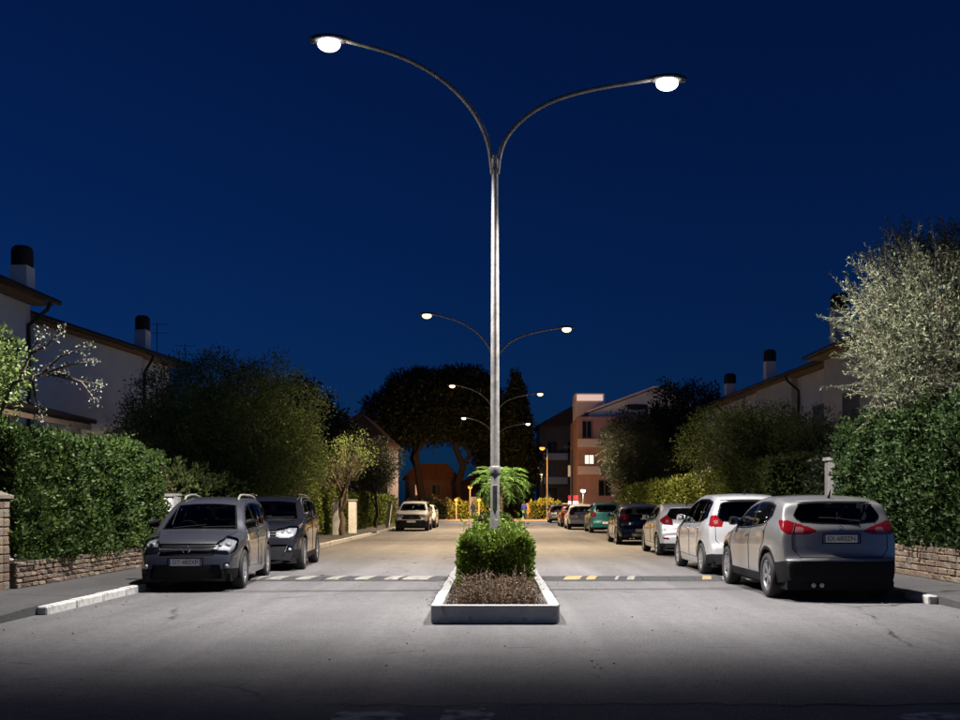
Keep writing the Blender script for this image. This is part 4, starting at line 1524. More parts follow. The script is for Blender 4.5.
# silhouettes: nose (x<0) to tail, strictly increasing x
CARS = {
    'crossover': dict(L=4.38, wb=2.65, axle=-1.30, r=.345, W=.905, belt=[(-2.2, .72), (-1.6, .92), (-1.0, 1.0), (0, 1.03), (1, 1.09), (1.6, 1.15), (2.2, 1.05)],
        sil=[(-2.19, .24), (-2.18, .42), (-2.15, .62), (-2.08, .78), (-1.9, .90), (-1.5, .99), (-1.05, 1.06), (-.62, 1.30), (-.25, 1.47), (.1, 1.55), (.55, 1.585), (1.1, 1.575), (1.55, 1.52), (1.78, 1.47), (1.90, 1.30), (2.01, 1.13), (2.05, 1.05), (2.08, .88), (2.11, .70), (2.18, .62), (2.19, .45), (2.195, .30)],
        cowl=-1.02, header=-.27, rw=(1.17, 1.435), rww=(.62, .54), sw=(-.82, 1.42), pillars=(.27,), doors=(-.98, .25, 1.22), suv=True),
    'mpv': dict(L=4.28, wb=2.62, axle=-1.30, r=.335, W=.82, belt=[(-2.15, .70), (-1.6, .88), (-1.0, .96), (0, .99), (1, 1.04), (1.6, 1.08), (2.15, 1.0)],
        sil=[(-2.14, .20), (-2.13, .40), (-2.11, .56), (-2.05, .72), (-1.92, .83), (-1.55, .93), (-1.12, 1.01), (-.75, 1.22), (-.32, 1.44), (.05, 1.535), (.5, 1.575), (1.1, 1.57), (1.6, 1.52), (1.86, 1.46), (1.98, 1.25), (2.04, 1.05), (2.07, .85), (2.1, .65), (2.135, .5), (2.14, .28)],
        cowl=-1.10, header=-.33, rw=(1.08, 1.42), rww=(.56, .50), sw=(-.92, 1.62), pillars=(.16, 1.08), doors=(-1.0, .14, 1.12), suv=False),
    'suv': dict(L=4.42, wb=2.60, axle=-1.32, r=.355, W=.905, belt=[(-2.2, .78), (-1.6, .98), (-1.0, 1.06), (0, 1.09), (1, 1.13), (1.7, 1.16), (2.2, 1.1)],
        sil=[(-2.21, .26), (-2.2, .45), (-2.17, .66), (-2.1, .86), (-1.93, .98), (-1.5, 1.06), (-1.0, 1.12), (-.62, 1.33), (-.3, 1.51), (.05, 1.61), (.5, 1.65), (1.2, 1.64), (1.7, 1.58), (1.9, 1.52), (2.02, 1.3), (2.08, 1.1), (2.1, .9), (2.13, .7), (2.2, .58), (2.21, .32)],
        cowl=-.98, header=-.30, rw=(1.18, 1.48), rww=(.62, .55), sw=(-.78, 1.72), pillars=(.25, 1.15), doors=(-.95, .23, 1.2), suv=True),
    'hatch': dict(L=3.95, wb=2.49, axle=-1.20, r=.31, W=.86, belt=[(-2.0, .62), (-1.5, .82), (-.95, .9), (0, .94), (.8, 1.0), (1.4, 1.06), (2.0, .98)],
        sil=[(-1.975, .20), (-1.965, .40), (-1.93, .58), (-1.85, .70), (-1.7, .79), (-1.35, .88), (-.98, .94), (-.6, 1.16), (-.2, 1.36), (.15, 1.445), (.5, 1.475), (.95, 1.455), (1.3, 1.40), (1.5, 1.345), (1.66, 1.15), (1.77, 1.0), (1.84, .85), (1.88, .68), (1.95, .58), (1.97, .40), (1.975, .25)],
        cowl=-.96, header=-.22, rw=(1.04, 1.31), rww=(.58, .48), sw=(-.78, 1.22), pillars=(.2,), doors=(-.92, .18, 1.0), suv=False),
    'tall': dict(L=4.15, wb=2.61, axle=-1.28, r=.325, W=.885, belt=[(-2.1, .74), (-1.6, .93), (-1.0, 1.0), (0, 1.02), (1, 1.04), (1.6, 1.06), (2.1, 1.0)],
        sil=[(-2.075, .22), (-2.065, .42), (-2.04, .62), (-1.97, .82), (-1.82, .95), (-1.5, 1.02), (-1.15, 1.06), (-.82, 1.28), (-.48, 1.5), (-.15, 1.615), (.3, 1.66), (1.0, 1.66), (1.5, 1.625), (1.72, 1.57), (1.86, 1.32), (1.93, 1.08), (1.97, .9), (2.0, .7), (2.06, .58), (2.07, .42), (2.075, .26)],
        cowl=-1.12, header=-.50, rw=(1.1, 1.50), rww=(.63, .56), sw=(-.92, 1.58), pillars=(.1, 1.05), doors=(-1.0, .08, 1.1), suv=False),
}
FRONT_STYLE = {
    'mpv': dict(light=[(.52, .62), (.80, .60), (1.06, .66), (1.36, .86), (1.22, .91), (.80, .83), (.58, .76)], grille=[(-.42, .60), (.42, .60), (.49, .78), (-.49, .78)],
                intake=[(-.56, .24), (.56, .24), (.52, .43), (-.52, .43)], fog=[(.68, .38), (.80, .38), (.82, .46), (.70, .47)], plate=.49, bars=((.70, .022),), black=.41),
    'suv': dict(light=[(.44, .72), (.78, .72), (1.12, .80), (1.36, .96), (1.05, .97), (.55, .90)], grille=[(-.42, .73), (.42, .73), (.45, .88), (-.45, .88)],
                intake=[(-.52, .32), (.52, .32), (.6, .56), (-.6, .56)], fog=[(.66, .42), (.86, .42), (.86, .54), (.68, .54)], plate=.62, bars=((.78, .02), (.84, .02)), black=.5),
    'jeep': dict(light=[(.54, .74), (.86, .74), (1.1, .84), (1.15, .94), (.6, .92)], grille=[(-.5, .64), (.5, .64), (.54, .88), (-.54, .88)],
                 intake=[(-.66, .3), (.66, .3), (.72, .58), (-.72, .58)], fog=[(.7, .48), (.86, .48), (.86, .58), (.72, .58)], plate=.52, bars=(), black=.58),
}
REAR_STYLE = {
    'crossover': dict(light=[(.46, 1.03), (.62, .985), (.98, .985), (1.14, 1.06), (1.32, 1.20), (1.02, 1.19), (.66, 1.10)], inner=[(.72, 1.01), (.88, 1.01), (.88, 1.10), (.72, 1.09)], plate=.925, black=.60, refl=None),
    'tall': dict(light=[(.72, .98), (.92, .98), (1.10, 1.0), (1.12, 1.2), (.94, 1.22), (.74, 1.18)], inner=[(.84, 1.04), (.95, 1.04), (.95, 1.12), (.84, 1.12)], plate=.82, black=.44, refl=None),
    'hatch': dict(light=[(.62, .84), (.98, .88), (1.18, 1.0), (.92, 1.20), (.74, 1.16), (.72, 1.0)], inner=[(.80, .92), (.94, .95), (.94, 1.02), (.82, 1.0)], plate=.78, black=.36, refl=[(.64, .46), (.86, .47), (.88, .53), (.66, .52)]),
    'oval': dict(light=[(.64, .82), (.92, .82), (1.02, .92), (.98, 1.08), (.84, 1.14), (.70, 1.04)], inner=[(.76, .9), (.9, .9), (.9, .98), (.78, .98)], plate=.52, black=.30, refl=None),
    'mpv': dict(light=[(.66, .86), (.95, .86), (1.12, 1.0), (1.0, 1.3), (.86, 1.3), (.74, 1.05)], inner=[(.78, .94), (.94, .94), (.94, 1.02), (.8, 1.02)], plate=.8, black=.36, refl=None),
}


def car(label, kind, pm, X, Yc, heading, front='mpv', rear='mpv', ds=.03, near=True, wheel='five', plate_txt='', rails=None, aerial=False, mirrors=None, group='parked cars along the street', clad=None, yaw=0.0):
    """heading +1: nose away from the camera (+Y); -1: nose towards the camera. X, Yc: centre on the ground"""
    C = CARS[kind]
    t = thing('parked_car', label, 'car', (X, Yc, 0), (R(-90) if heading > 0 else R(90)) + R(yaw), group)
    hl = C['L'] / 2
    # --- shell
    sx, sz = np.array(C['sil']).T
    sx = sx - (sx[0] + sx[-1]) / 2
    f = np.linspace(0, 1, 3000)
    key = np.concatenate([[0], np.cumsum(np.hypot(np.diff(sx), np.diff(sz)))])
    tt = f * key[-1]
    xs, zs_ = pchip(key, sx, tt), pchip(key, sz, tt)
    # soften corners of the profile
    ker = np.exp(-np.linspace(-2, 2, 61) ** 2)
    ker /= ker.sum()
    zpad = np.concatenate([np.full(30, zs_[0]), zs_, np.full(30, zs_[-1])])
    zsm = np.convolve(zpad, ker, 'valid')
    al = np.concatenate([[0], np.cumsum(np.hypot(np.diff(xs), np.diff(zsm)))])
    N = int(al[-1] / ds)
    st = np.linspace(0, al[-1], N)
    xe, zt = np.interp(st, al, xs), np.interp(st, al, zsm)
    W = C['W']
    xw = np.array([-1, -.95, -.86, -.7, -.4, 0, .45, .78, .92, 1]) * hl
    W0 = pchip(xw, W * np.array([.80, .885, .955, .985, 1, 1, 1, .985, .94, .855]), xe)
    ax0, ax1 = C['axle'], C['axle'] + C['wb']
    for a in (ax0, ax1):
        W0 = W0 + .016 * np.exp(-((xe - a) / .38) ** 2)
    bx, bz = np.array(C['belt']).T
    zb = np.minimum(pchip(bx, bz, xe), zt - .02)
    zs = pchip([-hl, -hl * .9, -hl * .7, hl * .7, hl * .9, hl], [.24, .22, .2, .2, .24, .29], xe)
    if C['suv']:
        zs = zs + .03
    zs = np.minimum(zs, zt - .01)

    def wside(i, z):
        q = np.clip((z - zs[i]) / np.maximum(zb[i] - zs[i], .05), 0, 1)
        wl = np.interp(q, [0, .12, .3, .5, .68, .80, .90, 1], [.955, .982, .992, .993, 1.0, .998, .985, .955])
        h = np.maximum(z - zb[i], 0)
        return W0[i] * wl - .25 * h - .30 * h * h - .012 * np.clip(h / .02, 0, 1)
    M = int(round(2.3 / ds / 1.0))
    H = np.zeros((N, M, 2))
    for i in range(N):
        Wt = float(wside(i, zt[i]))
        c = .045
        y1 = np.linspace(0, Wt, 40)
        z1 = zt[i] - c * (y1 / W) ** 2 * 1.3
        z2 = np.linspace(z1[-1], min(zs[i], z1[-1] - .004), 60)
        y2 = wside(i, z2)
        yy, zz = np.concatenate([y1, y2[1:]]), np.concatenate([z1, z2[1:]])
        s = np.concatenate([[0], np.cumsum(np.hypot(np.diff(yy), np.diff(zz)))])
        u = np.linspace(0, s[-1], M)
        yy, zz = np.interp(u, s, yy), np.interp(u, s, zz)
        sg_ = .040 / (s[-1] / M)
        hw = int(3 * sg_) + 1
        kk = np.exp(-.5 * (np.arange(-hw, hw + 1) / sg_) ** 2)
        kk /= kk.sum()
        yp = np.concatenate([-yy[hw:0:-1], yy, 2 * yy[-1] - yy[-2:-hw - 2:-1]])
        zp = np.concatenate([zz[hw:0:-1], zz, 2 * zz[-1] - zz[-2:-hw - 2:-1]])
        H[i, :, 0], H[i, :, 1] = np.convolve(yp, kk, 'valid'), np.convolve(zp, kk, 'valid')
    Yg, Zg = H[..., 0], H[..., 1]
    kb = np.where(xe < 0, .085, .055)[:, None]
    bow = 1 - kb * np.clip(np.abs(Yg) / W, 0, 1.1) ** 2.4
    Xg = xe[:, None] * bow
    full = lambda G, s: np.concatenate([s * G[:, :0:-1], G], 1)
    V = np.stack([full(Xg, 1), full(Yg, -1), full(Zg, 1)], -1)
    XE = np.repeat(xe[:, None], 2 * M - 1, 1).ravel()
    nc = 2 * M - 1
    V = V.reshape(-1, 3)
    idx = np.arange(N * nc).reshape(N, nc)
    Fq = np.stack([idx[:-1, :-1], idx[1:, :-1], idx[1:, 1:], idx[:-1, 1:]], -1).reshape(-1, 4)
    NR = grid_normals(V, Fq)
    if NR[idx[N // 2, M - 1], 2] < 0:
        Fq = Fq[:, ::-1]
        NR = -NR
    E1 = np.concatenate([np.stack([idx[:-1].ravel(), idx[1:].ravel()], 1), np.stack([idx[:, :-1].ravel(), idx[:, 1:].ravel()], 1)])
    locked = np.zeros(len(V), bool)
    face_of = np.full(len(Fq), -1)
    regs = []

    def region(name, sfun, sides=True):
        S = sfun(V)
        s0, s1 = S[E1[:, 0]], S[E1[:, 1]]
        cr = (s0 * s1 < 0) & (np.abs(s0) < .3) & (np.abs(s1) < .3)
        e = E1[cr]
        a, b = S[e[:, 0]], S[e[:, 1]]
        tq = a / (a - b)
        near0 = tq < .5
        tgt = np.where(near0, e[:, 0], e[:, 1])
        pos = V[e[:, 0]] * (1 - tq)[:, None] + V[e[:, 1]] * tq[:, None]
        ok = ~locked[tgt]
        V[tgt[ok]] = pos[ok]
        S[tgt[ok]] = 0
        locked[tgt[ok]] = True
        fm = S[Fq].mean(1)
        sel = (fm < 0) & (face_of < 0)
        k = len(regs)
        regs.append((name, sides))
        face_of[sel] = k
        return k

    BIG = 9.0

    def side_poly(poly, r=0.0, ymin=.42):
        def fn(V):
            S = poly_sdf(V[:, [0, 2]], poly) - r
            return np.where((np.abs(V[:, 1]) > ymin) & (np.abs(NR[:, 1]) > .25), S, BIG)
        return fn

    def circ(cx, cz, rad):
        return lambda V: np.where(np.abs(V[:, 1]) > .5, np.hypot(V[:, 0] - cx, V[:, 2] - cz) - rad, BIG)

    def end_poly(poly, end, r=0.0, wrap=True, both=False):
        def fn(V):
            d = np.abs(V[:, 1]) if not both else V[:, 1]
            if wrap:
                d = d + np.maximum(0, (V[:, 0] + hl) if end < 0 else (hl - V[:, 0]))
            S = poly_sdf(np.stack([d, V[:, 2]], 1), poly) - r
            ok = (V[:, 0] < -hl + 1.0) if end < 0 else (V[:, 0] > hl - .9)
            if not wrap:
                ok &= (NR[:, 0] * end > .2)
            return np.where(ok, S, BIG)
        return fn
    # wheel arches
    r = C['r']
    ar = r + .055
    K_HOLE = []
    for a in (ax0, ax1):
        K_HOLE.append(region('hole', circ(a, r, ar)))
    K = {}
    clad = C['suv'] if clad is None else clad
    if clad:
        for a in (ax0, ax1):
            region('arch_cladding', circ(a, r, ar + .05))
    # side windows from belt and roof lines
    zroof = lambda x: np.interp(x, xs, zsm)
    zbelt = lambda x: pchip(bx, bz, x)
    a0, a1 = C['sw']
    xsamp = np.linspace(a0, a1, 40)
    topz = zroof(xsamp) - .135 - .02 * np.clip((xsamp - .8) / .8, 0, 1)
    botz = zbelt(xsamp) + .035 + (.09 * np.clip((xsamp - (a1 - .5)) / .5, 0, 1) ** 2)
    okz = topz > botz + .03
    xo, to, bo = xsamp[okz], topz[okz], botz[okz]
    cuts = [xo[0]] + list(C['pillars']) + [xo[-1]]
    outline = list(zip(xo, bo)) + list(zip(xo[::-1], to[::-1]))
    wins = []
    for j in range(len(cuts) - 1):
        c0, c1 = cuts[j] + (.03 if j else 0), cuts[j + 1] - (.03 if j < len(cuts) - 2 else 0)
        xx = np.linspace(c0, c1, 16)
        wins.append(list(zip(xx, np.interp(xx, xo, bo))) + list(zip(xx[::-1], np.interp(xx[::-1], xo, to))))
    for w in wins:
        region('window', side_poly(w, .0))
    region('window_trim', side_poly(outline, .028))
    # windscreen and rear window
    wt = lambda x: np.interp(x, xe, [float(wside(i, zt[i])) for i in range(0, N)])
    cw, hd = C['cowl'], C['header']
    yc, yh = wt(cw) - .13, wt(hd) - .12
    wp = [(cw + .06, -yc * .96), (cw + .02, -yc * .6), (cw, 0), (cw + .02, yc * .6), (cw + .06, yc * .96), (hd - .02, yh), (hd, yh * .5), (hd, -yh * .5), (hd - .02, -yh)]
    region('windscreen', lambda V: np.where(V[:, 0] < .3, poly_sdf(np.stack([XE, V[:, 1]], 1), wp), BIG), False)
    region('windscreen_trim', lambda V: np.where(V[:, 0] < .3, poly_sdf(np.stack([XE, V[:, 1]], 1), wp) - .03, BIG), False)
    z0, z1 = C['rw']
    w0, w1 = C['rww']
    rp = [(-w0 * .92, z0 + .02), (-w0 * .5, z0 - .005), (0, z0 - .012), (w0 * .5, z0 - .005), (w0 * .92, z0 + .02), (w0, z0 + .08), (w1 * 1.0, z1 - .02), (w1 * .6, z1 + .005), (0, z1 + .01), (-w1 * .6, z1 + .005), (-w1, z1 - .02), (-w0, z0 + .08)]
    rp = [(y_ * .93, z0 + (z_ - z0) * .78 + .03) for y_, z_ in rp]
    region('rear_window', end_poly(rp, 1, .04, False, True), False)
    region('rear_window_trim', end_poly(rp, 1, .062, False, True), False)
    RS, FS = REAR_STYLE[rear], FRONT_STYLE[front]
    if heading > 0:
        region('reversing_lens', end_poly(RS['inner'], 1))
        region('tail_light', end_poly(RS['light'], 1))
        if RS['refl']:
            region('reflector', end_poly(RS['refl'], 1))
        region('rear_bumper', end_poly([(-2, .1), (2.0, .1), (2.0, RS['black'] - .1), (.95, RS['black']), (-2, RS['black'])], 1), False)
        region('headlight', end_poly(FS['light'], -1))
    else:
        region('headlight', end_poly(FS['light'], -1))
        region('grille', end_poly(FS['grille'], -1, .01, False, True), False)
        region('air_intake', end_poly(FS['intake'], -1, .02, False, True), False)
        region('fog_light', end_poly(FS['fog'], -1, .01))
        region('front_bumper', end_poly([(-2, .1), (2.0, .1), (2.0, FS['black'] - .04), (-2, FS['black'])], -1), False)
        region('tail_light', end_poly(RS['light'], 1))
    if clad:
        region('sill_cladding', side_poly([(-hl, .1), (hl, .1), (hl, .36), (-hl, .36)]))
    # doors and bonnet
    d0, d1, d2 = C['doors']
    zt_d = lambda x: float(zbelt(x)) + .03
    front_door = [(d0, .36), (d1, .34), (d1, zt_d(d1)), (d0 + .1, zt_d(d0)), (d0, .8)]
    dz = ax1 - ar - .03
    rear_door = [(d1, .34), (min(dz, d2), .34), (dz - .02, .5), (dz + .08, .72), (d2, .86), (d2 + .06, zt_d(d2)), (d1, zt_d(d1))]
    region('door', side_poly(front_door))
    region('door', side_poly(rear_door))
    bw = W * .80
    bon = [(-hl + .14, -bw * .75), (-hl + .1, 0), (-hl + .14, bw * .75), (cw - .04, bw), (cw - .06, 0), (cw - .04, -bw)]
    zg0 = max(RS['black'] + .05, .6)
    gate = [(-.60, zg0), (.60, zg0), (.70, zg0 + .12), (.70, .98), (.64, z0 - .03), (-.64, z0 - .03), (-.70, .98), (-.70, zg0 + .12)]
    if heading > 0:
        region('tailgate', end_poly(gate, 1, 0, False, True), False)
    region('bonnet', lambda V: np.where((V[:, 0] < 0) & (V[:, 2] > .6), poly_sdf(np.stack([XE, V[:, 1]], 1), [(-hl + .14, -bw * .75), (-hl + .1, 0), (-hl + .14, bw * .75), (cw - .04, bw), (cw - .06, 0), (cw - .04, -bw)]), BIG), False)
    NR2 = grid_normals(V, Fq)
    mats = {'arch_cladding': M_BLACK, 'window': M_GLASS, 'window_trim': M_TRIM, 'windscreen': M_GLASS, 'windscreen_trim': M_TRIM, 'rear_window': M_GLASS, 'rear_window_trim': M_TRIM,
            'tail_light': M_RED, 'reversing_lens': M_REDL, 'reflector': M_RED, 'rear_bumper': M_BLACK, 'front_bumper': M_BLACK, 'headlight': M_CLEAR, 'grille': M_BLACK, 'air_intake': M_BLACK,
            'fog_light': M_CLEAR, 'sill_cladding': M_BLACK}
    if not near:
        mats['headlight'] = M_REFL
    inset = {'window': .006, 'windscreen': .003, 'rear_window': .004, 'grille': .02, 'air_intake': .04, 'fog_light': .004}
    cx_face = V[Fq].mean(1)

    def extract(sel, name, m, parent, off=0.0):
        ff = Fq[sel]
        if len(ff) < 1:
            return None
        u, inv = np.unique(ff, return_inverse=True)
        me = np_mesh(name, V[u] - NR2[u] * off, inv.reshape(ff.shape), True)
        me.normals_split_custom_set_from_vertices(NR2[u].tolist())
        return link(name, me, parent, m)
    doors = []
    pend = []
    for k, (name, sides) in enumerate(regs):
        if name == 'hole':
            continue
        base = face_of == k
        for s in ((1, -1) if sides else (0,)):
            sel = base & (cx_face[:, 1] * s > 0) if s else base
            if not sel.any():
                continue
            if name == 'window':
                pend.append((sel, s))
                continue
            if name == 'reversing_lens':
                pend.append((sel, s * 10))
                continue
            o = extract(sel, name, mats.get(name, pm), t, inset.get(name, 0))
            if name == 'door':
                doors.append((o, s, cx_face[sel].mean(0)))
            if name == 'tail_light':
                for q, s_ in pend:
                    if s_ == s * 10:
                        extract(q, 'reversing_lens', M_REDL, o)
            if name in ('headlight', 'fog_light') and near and mats[name] is M_CLEAR:
                extract(sel, 'reflector', M_REFL, o, .05 if name == 'headlight' else .03)
                c = cx_face[sel].mean(0)
                nn = unit(NR2[Fq[sel][:, 0]].mean(0)[None])[0]
                b = MB()
                if name == 'headlight':
                    tang = unit(np.cross(nn, [0, 0, 1.0])[None])[0]
                    for q_, r_ in ((-.02, .06), (.12, .035)):
                        b.ellipsoid(c - nn * .035 + tang * q_, (r_, r_, r_), 14, 8)
                else:
                    b.ellipsoid(c - nn * .012, (.04, .04, .04), 12, 8)
                b.build('bulb_lens', M_LENS if name == 'headlight' else M_REFL, o)
            if name == 'grille':
                for zb_, hb in FS['bars']:
                    sv = NR2[Fq[sel][:, 0]]
                    b = MB()
                    yy = np.linspace(-.44, .44, 15)
                    xx = [V[np.argmin((V[:, 1] - y) ** 2 + (V[:, 2] - zb_) ** 2 + 9 * (V[:, 0] > 0)), 0] - .004 for y in yy]
                    b.tube([(x, y, zb_ + (.012 * abs(y) / .44)) for x, y in zip(xx, yy)], hb / 2, 6)
                    b.build('chrome_bar', M_CHROME, o)
                b = MB()
                xg = V[np.argmin(V[:, 1] ** 2 + (V[:, 2] - .74) ** 2 + 9 * (V[:, 0] > 0)), 0] - .012
                gz = (FS['grille'][0][1] + FS['grille'][2][1]) / 2
                b.lathe([(.05, -.006), (.062, -.006), (.062, .006), (.05, .006)], 20, (0, 0, 0), 'y')
                b.build('emblem', M_CHROME, o, (xg - .005, 0, gz), (0, 0, R(90)))
    for sel, s in pend:
        if abs(s) == 1:
            c = cx_face[sel].mean(0)
            ds_ = [d for d in doors if d[1] == s and d[0]]
            par = min(ds_, key=lambda d: abs(d[2][0] - c[0]))[0] if ds_ and c[0] < d2 + .1 else t
            extract(sel, 'window', M_GLASS, par, .006)
    body = extract(face_of < 0, 'body', pm, t)

    def on_side(x, z, s):
        m_ = V[:, 1] * s > .3
        i = np.argmin((V[m_][:, 0] - x) ** 2 + (V[m_][:, 2] - z) ** 2)
        return V[m_][i]

    def end_x(y, z, e):
        i = np.argmin((V[:, 1] - y) ** 2 + (V[:, 2] - z) ** 2 + 9 * (V[:, 0] * e < 0.4))
        return V[i, 0]
    # shut lines and handles
    if near:
        for o, s, c in doors:
            fd = c[0] < d1
            pl = front_door if fd else rear_door
            pl = [p for p in pl] + [pl[0]]
            pts = []
            for (xa, za), (xb, zb_) in zip(pl[:-1], pl[1:]):
                n = max(2, int(math.hypot(xb - xa, zb_ - za) / .04))
                for i in range(n):
                    q = i / n
                    pts.append((xa + (xb - xa) * q, za + (zb_ - za) * q))
            P3 = []
            for (x, z) in pts:
                y = on_side(x, z, s)[1]
                P3.append((x, y + s * .0005, z))
            P3.append(P3[0])
            MB().tube(P3, .0065, 4, False, False).build('shut_line', M_TRIM, o)
            hx, hz = (d1 - .14, float(zbelt(d1)) - .10) if fd else (min(d2, dz + .3) - .06, float(zbelt(d2)) - .09)
            y = on_side(hx, hz, s)[1]
            MB().box((-.09, -.018, -.016), (.09, .018, .016)).build('handle', pm, o, (hx, y + s * .018, hz), bevel=.012)
        lines = []
        if heading > 0:
            for a_, b_ in ((0, 1), (1, 2), (2, 3), (3, 4), (7, 0), (6, 7), (5, 6)):
                lines.append([(gate[a_][0] + (gate[b_][0] - gate[a_][0]) * q / 8, gate[a_][1] + (gate[b_][1] - gate[a_][1]) * q / 8) for q in range(9)])
            sl = MB()
            for ln in lines:
                sl.tube([(end_x(y, z, 1) + .0005, y, z) for y, z in ln], .006, 4, False, False)
            sl.build('tailgate_gap', M_TRIM, t)
        else:
            sl = MB()
            for a_, b_ in ((0, 1), (1, 2), (2, 3), (5, 0)):
                p = []
                for q in range(13):
                    xq, yq = bon[a_][0] + (bon[b_][0] - bon[a_][0]) * q / 12, bon[a_][1] + (bon[b_][1] - bon[a_][1]) * q / 12
                    p.append(V[np.argmin((XE - xq) ** 2 + (V[:, 1] - yq) ** 2 + 9 * (V[:, 2] < .55))])
                sl.tube(p, .006, 4, False, False)
            sl.build('bonnet_gap', M_TRIM, t)
    # mirrors
    for s in (-1, 1):
        mx, mz = cw + .36, float(zbelt(cw + .36)) + .09
        y = abs(on_side(mx, mz, s)[1])
        mo = MB()
        vs = []
        prof = [(-.085, -.02), (-.09, .05), (-.05, .09), (.06, .085), (.095, .04), (.085, -.05), (-.03, -.06)]
        vs = [(xx_, s * .02, zz_ * .75) for xx_, zz_ in [(p[0] * .5, p[1]) for p in prof]] + [(xx_ + .0, s * .11, zz_) for xx_, zz_ in prof] + [(xx_ + .015, s * .19, zz_ * .85) for xx_, zz_ in prof]
        n = len(prof)
        fs = [tuple(range(n)), tuple(range(3 * n - 1, 2 * n - 1, -1))]
        for q in range(2):
            fs += [(q * n + i, q * n + (i + 1) % n, q * n + n + (i + 1) % n, q * n + n + i) for i in range(n)]
        mo.add(vs, fs, True)
        m_o = mo.build('mirror', mirrors or pm, t, (mx, s * (y - .02), mz + .03))
        MB().box((.045, -.055, -.045), (.062, .055, .06)).build('mirror_glass', M_CHROME, m_o, (.03, s * .11, .01), bevel=.006)
    # wheels
    ty, rim, dk = wheel_meshes(r, wheel)
    for a in (ax0, ax1):
        for s in (-1, 1):
            w_o = link('wheel', None, t, loc=(a, s * (W - .105), r), rot=(0, random.uniform(0, 3), 0 if s < 0 else math.pi))
            link('tyre', ty, w_o)
            link('rim', rim, w_o)
            link('brake_disc', dk, w_o)
            lin = MB()
            pr = []
            for i in range(13):
                an = math.pi * (i / 12) * 1.2 - .1 * math.pi
                pr.append(((ar + .01) * math.cos(an), (ar + .01) * math.sin(an)))
            vs = [(p[0], 0, p[1]) for p in pr] + [(p[0], -.36 * s, p[1]) for p in pr]
            lin.add(vs, [(i, i + 1, 14 + i, 13 + i) for i in range(12)], True)
            lin.add(vs[13:], [tuple(range(13))])
            lin.build('wheel_liner', M_BLACK, t, (a, s * (W - .03), r))
    MB().box((-hl + .12, -W + .12, .17), (hl - .14, W - .12, .30)).build('underbody', M_BLACK, t)
    if True:
        # cabin: seats, dashboard, steering wheel
        MB().box((-hl * .5, -W + .14, .3), (hl - .3, W - .14, .48)).build('floor_pan', M_BLACK, t)
        zb0 = float(zbelt(0))
        for (x, ys) in ((.05, (-.36, .36)), (.95, (-.42, 0.0, .42))):
            for y in ys:
                so = link('seat', None, t, loc=(x, y, 0))
                w_ = .25 if x < .5 else .22
                MB().box((-.3, -w_, .46), (.22, w_, .62)).build('cushion', M_SEAT, so, bevel=.05)
                MB().prism([(.18, .55), (.30, .55), (.46, zb0 + .12), (.37, zb0 + .14)], -w_ * .95, w_ * .95, 'y').build('backrest', M_SEAT, so, bevel=.03)
                MB().box((.36, -.12, zb0 + .17), (.47, .12, zb0 + .34)).build('headrest', M_SEAT, so, bevel=.035)
        MB().prism([(cw + .12, .6), (cw + .12, float(zroof(cw)) - .08), (cw + .55, float(zroof(cw)) - .1), (cw + .72, .9), (cw + .72, .6)], -W + .16, W - .16, 'y').build('dashboard', M_SEAT, t)
        sw_ = MB()
        cpt = [(0, .185 * math.cos(a_), .185 * math.sin(a_)) for a_ in np.linspace(0, 2 * math.pi, 25)]
        sw_.tube(cpt, .016, 7, False)
        sw_.tube([(0, -.18, 0), (0.02, 0, 0), (0, .18, 0)], .018, 6).tube([(0.02, 0, 0), (0, 0, -.18)], .018, 6)
        sw_.build('steering_wheel', M_SEAT, t, (cw + .86, -.36 if False else .36 * 1, zb0 - .02), (0, R(-28), 0))
    # plate
    def plate(e, z):
        x = min(end_x(0, z, e), end_x(.2, z, e)) if e < 0 else max(end_x(0, z, e), end_x(.2, z, e))
        p = link('number_plate', None, t, loc=(x + e * .012, 0, z), rot=(0, 0, R(-90) if e < 0 else R(90)))
        MB().box((-.285, -.004, -.075), (.285, .03, .075)).build('holder', M_BLACK, p)
        MB().box((-.26, -.008, -.055), (.26, -.003, .055)).build('sheet', M_PLATE, p)
        for q in (-1, 1):
            MB().box((q * .245 - .013, -.0095, -.054), (q * .245 + .013, -.0035, .054)).build('blue_band', M_PBLUE, p)
        if plate_txt:
            cu = bpy.data.curves.new('characters', 'FONT')
            cu.body = plate_txt
            cu.size = .094
            cu.align_x, cu.align_y = 'CENTER', 'CENTER'
            cu.extrude = .0006
            tmp = bpy.data.objects.new('characters', cu)
            COL.objects.link(tmp)
            me_t = bpy.data.meshes.new_from_object(tmp.evaluated_get(bpy.context.evaluated_depsgraph_get()))
            bpy.data.objects.remove(tmp)
            me_t.materials.clear()
            me_t.materials.append(M_INK)
            link('characters', me_t, p, loc=(0, -.0105, 0), rot=(R(90), 0, 0))
    if heading > 0:
        plate(1, RS['plate'])
        zq = z0 + .03
        xw_ = end_x(.1, zq, 1) + .02
        wi = MB()
        wi.tube([(xw_, .28, zq - .02), (end_x(.0, zq + .03, 1) + .02, 0.0, zq + .02), (end_x(-.25, zq + .05, 1) + .02, -.28, zq + .03)], .011, 6)
        wi.build('wiper', M_BLACK, t)
        eb = MB()
        xe_ = end_x(0, (z0 + RS['plate']) / 2 + .04, 1)
        eb.lathe([(.03, -.006), (.042, -.006), (.042, .006), (.03, .006)], 18, (0, 0, 0), 'y')
        eb.tube([(-.045, 0, 0), (.045, 0, 0)], .008, 6)
        eb.build('emblem', M_CHROME, t, (xe_ + .01, 0, max(RS['plate'] + .11, z0 - .1)), (0, 0, R(90)))
        # spoiler lip above the rear window
        sp = MB()
        yy = np.linspace(-w1 * 1.02, w1 * 1.02, 13)
        zz = z1 + .035
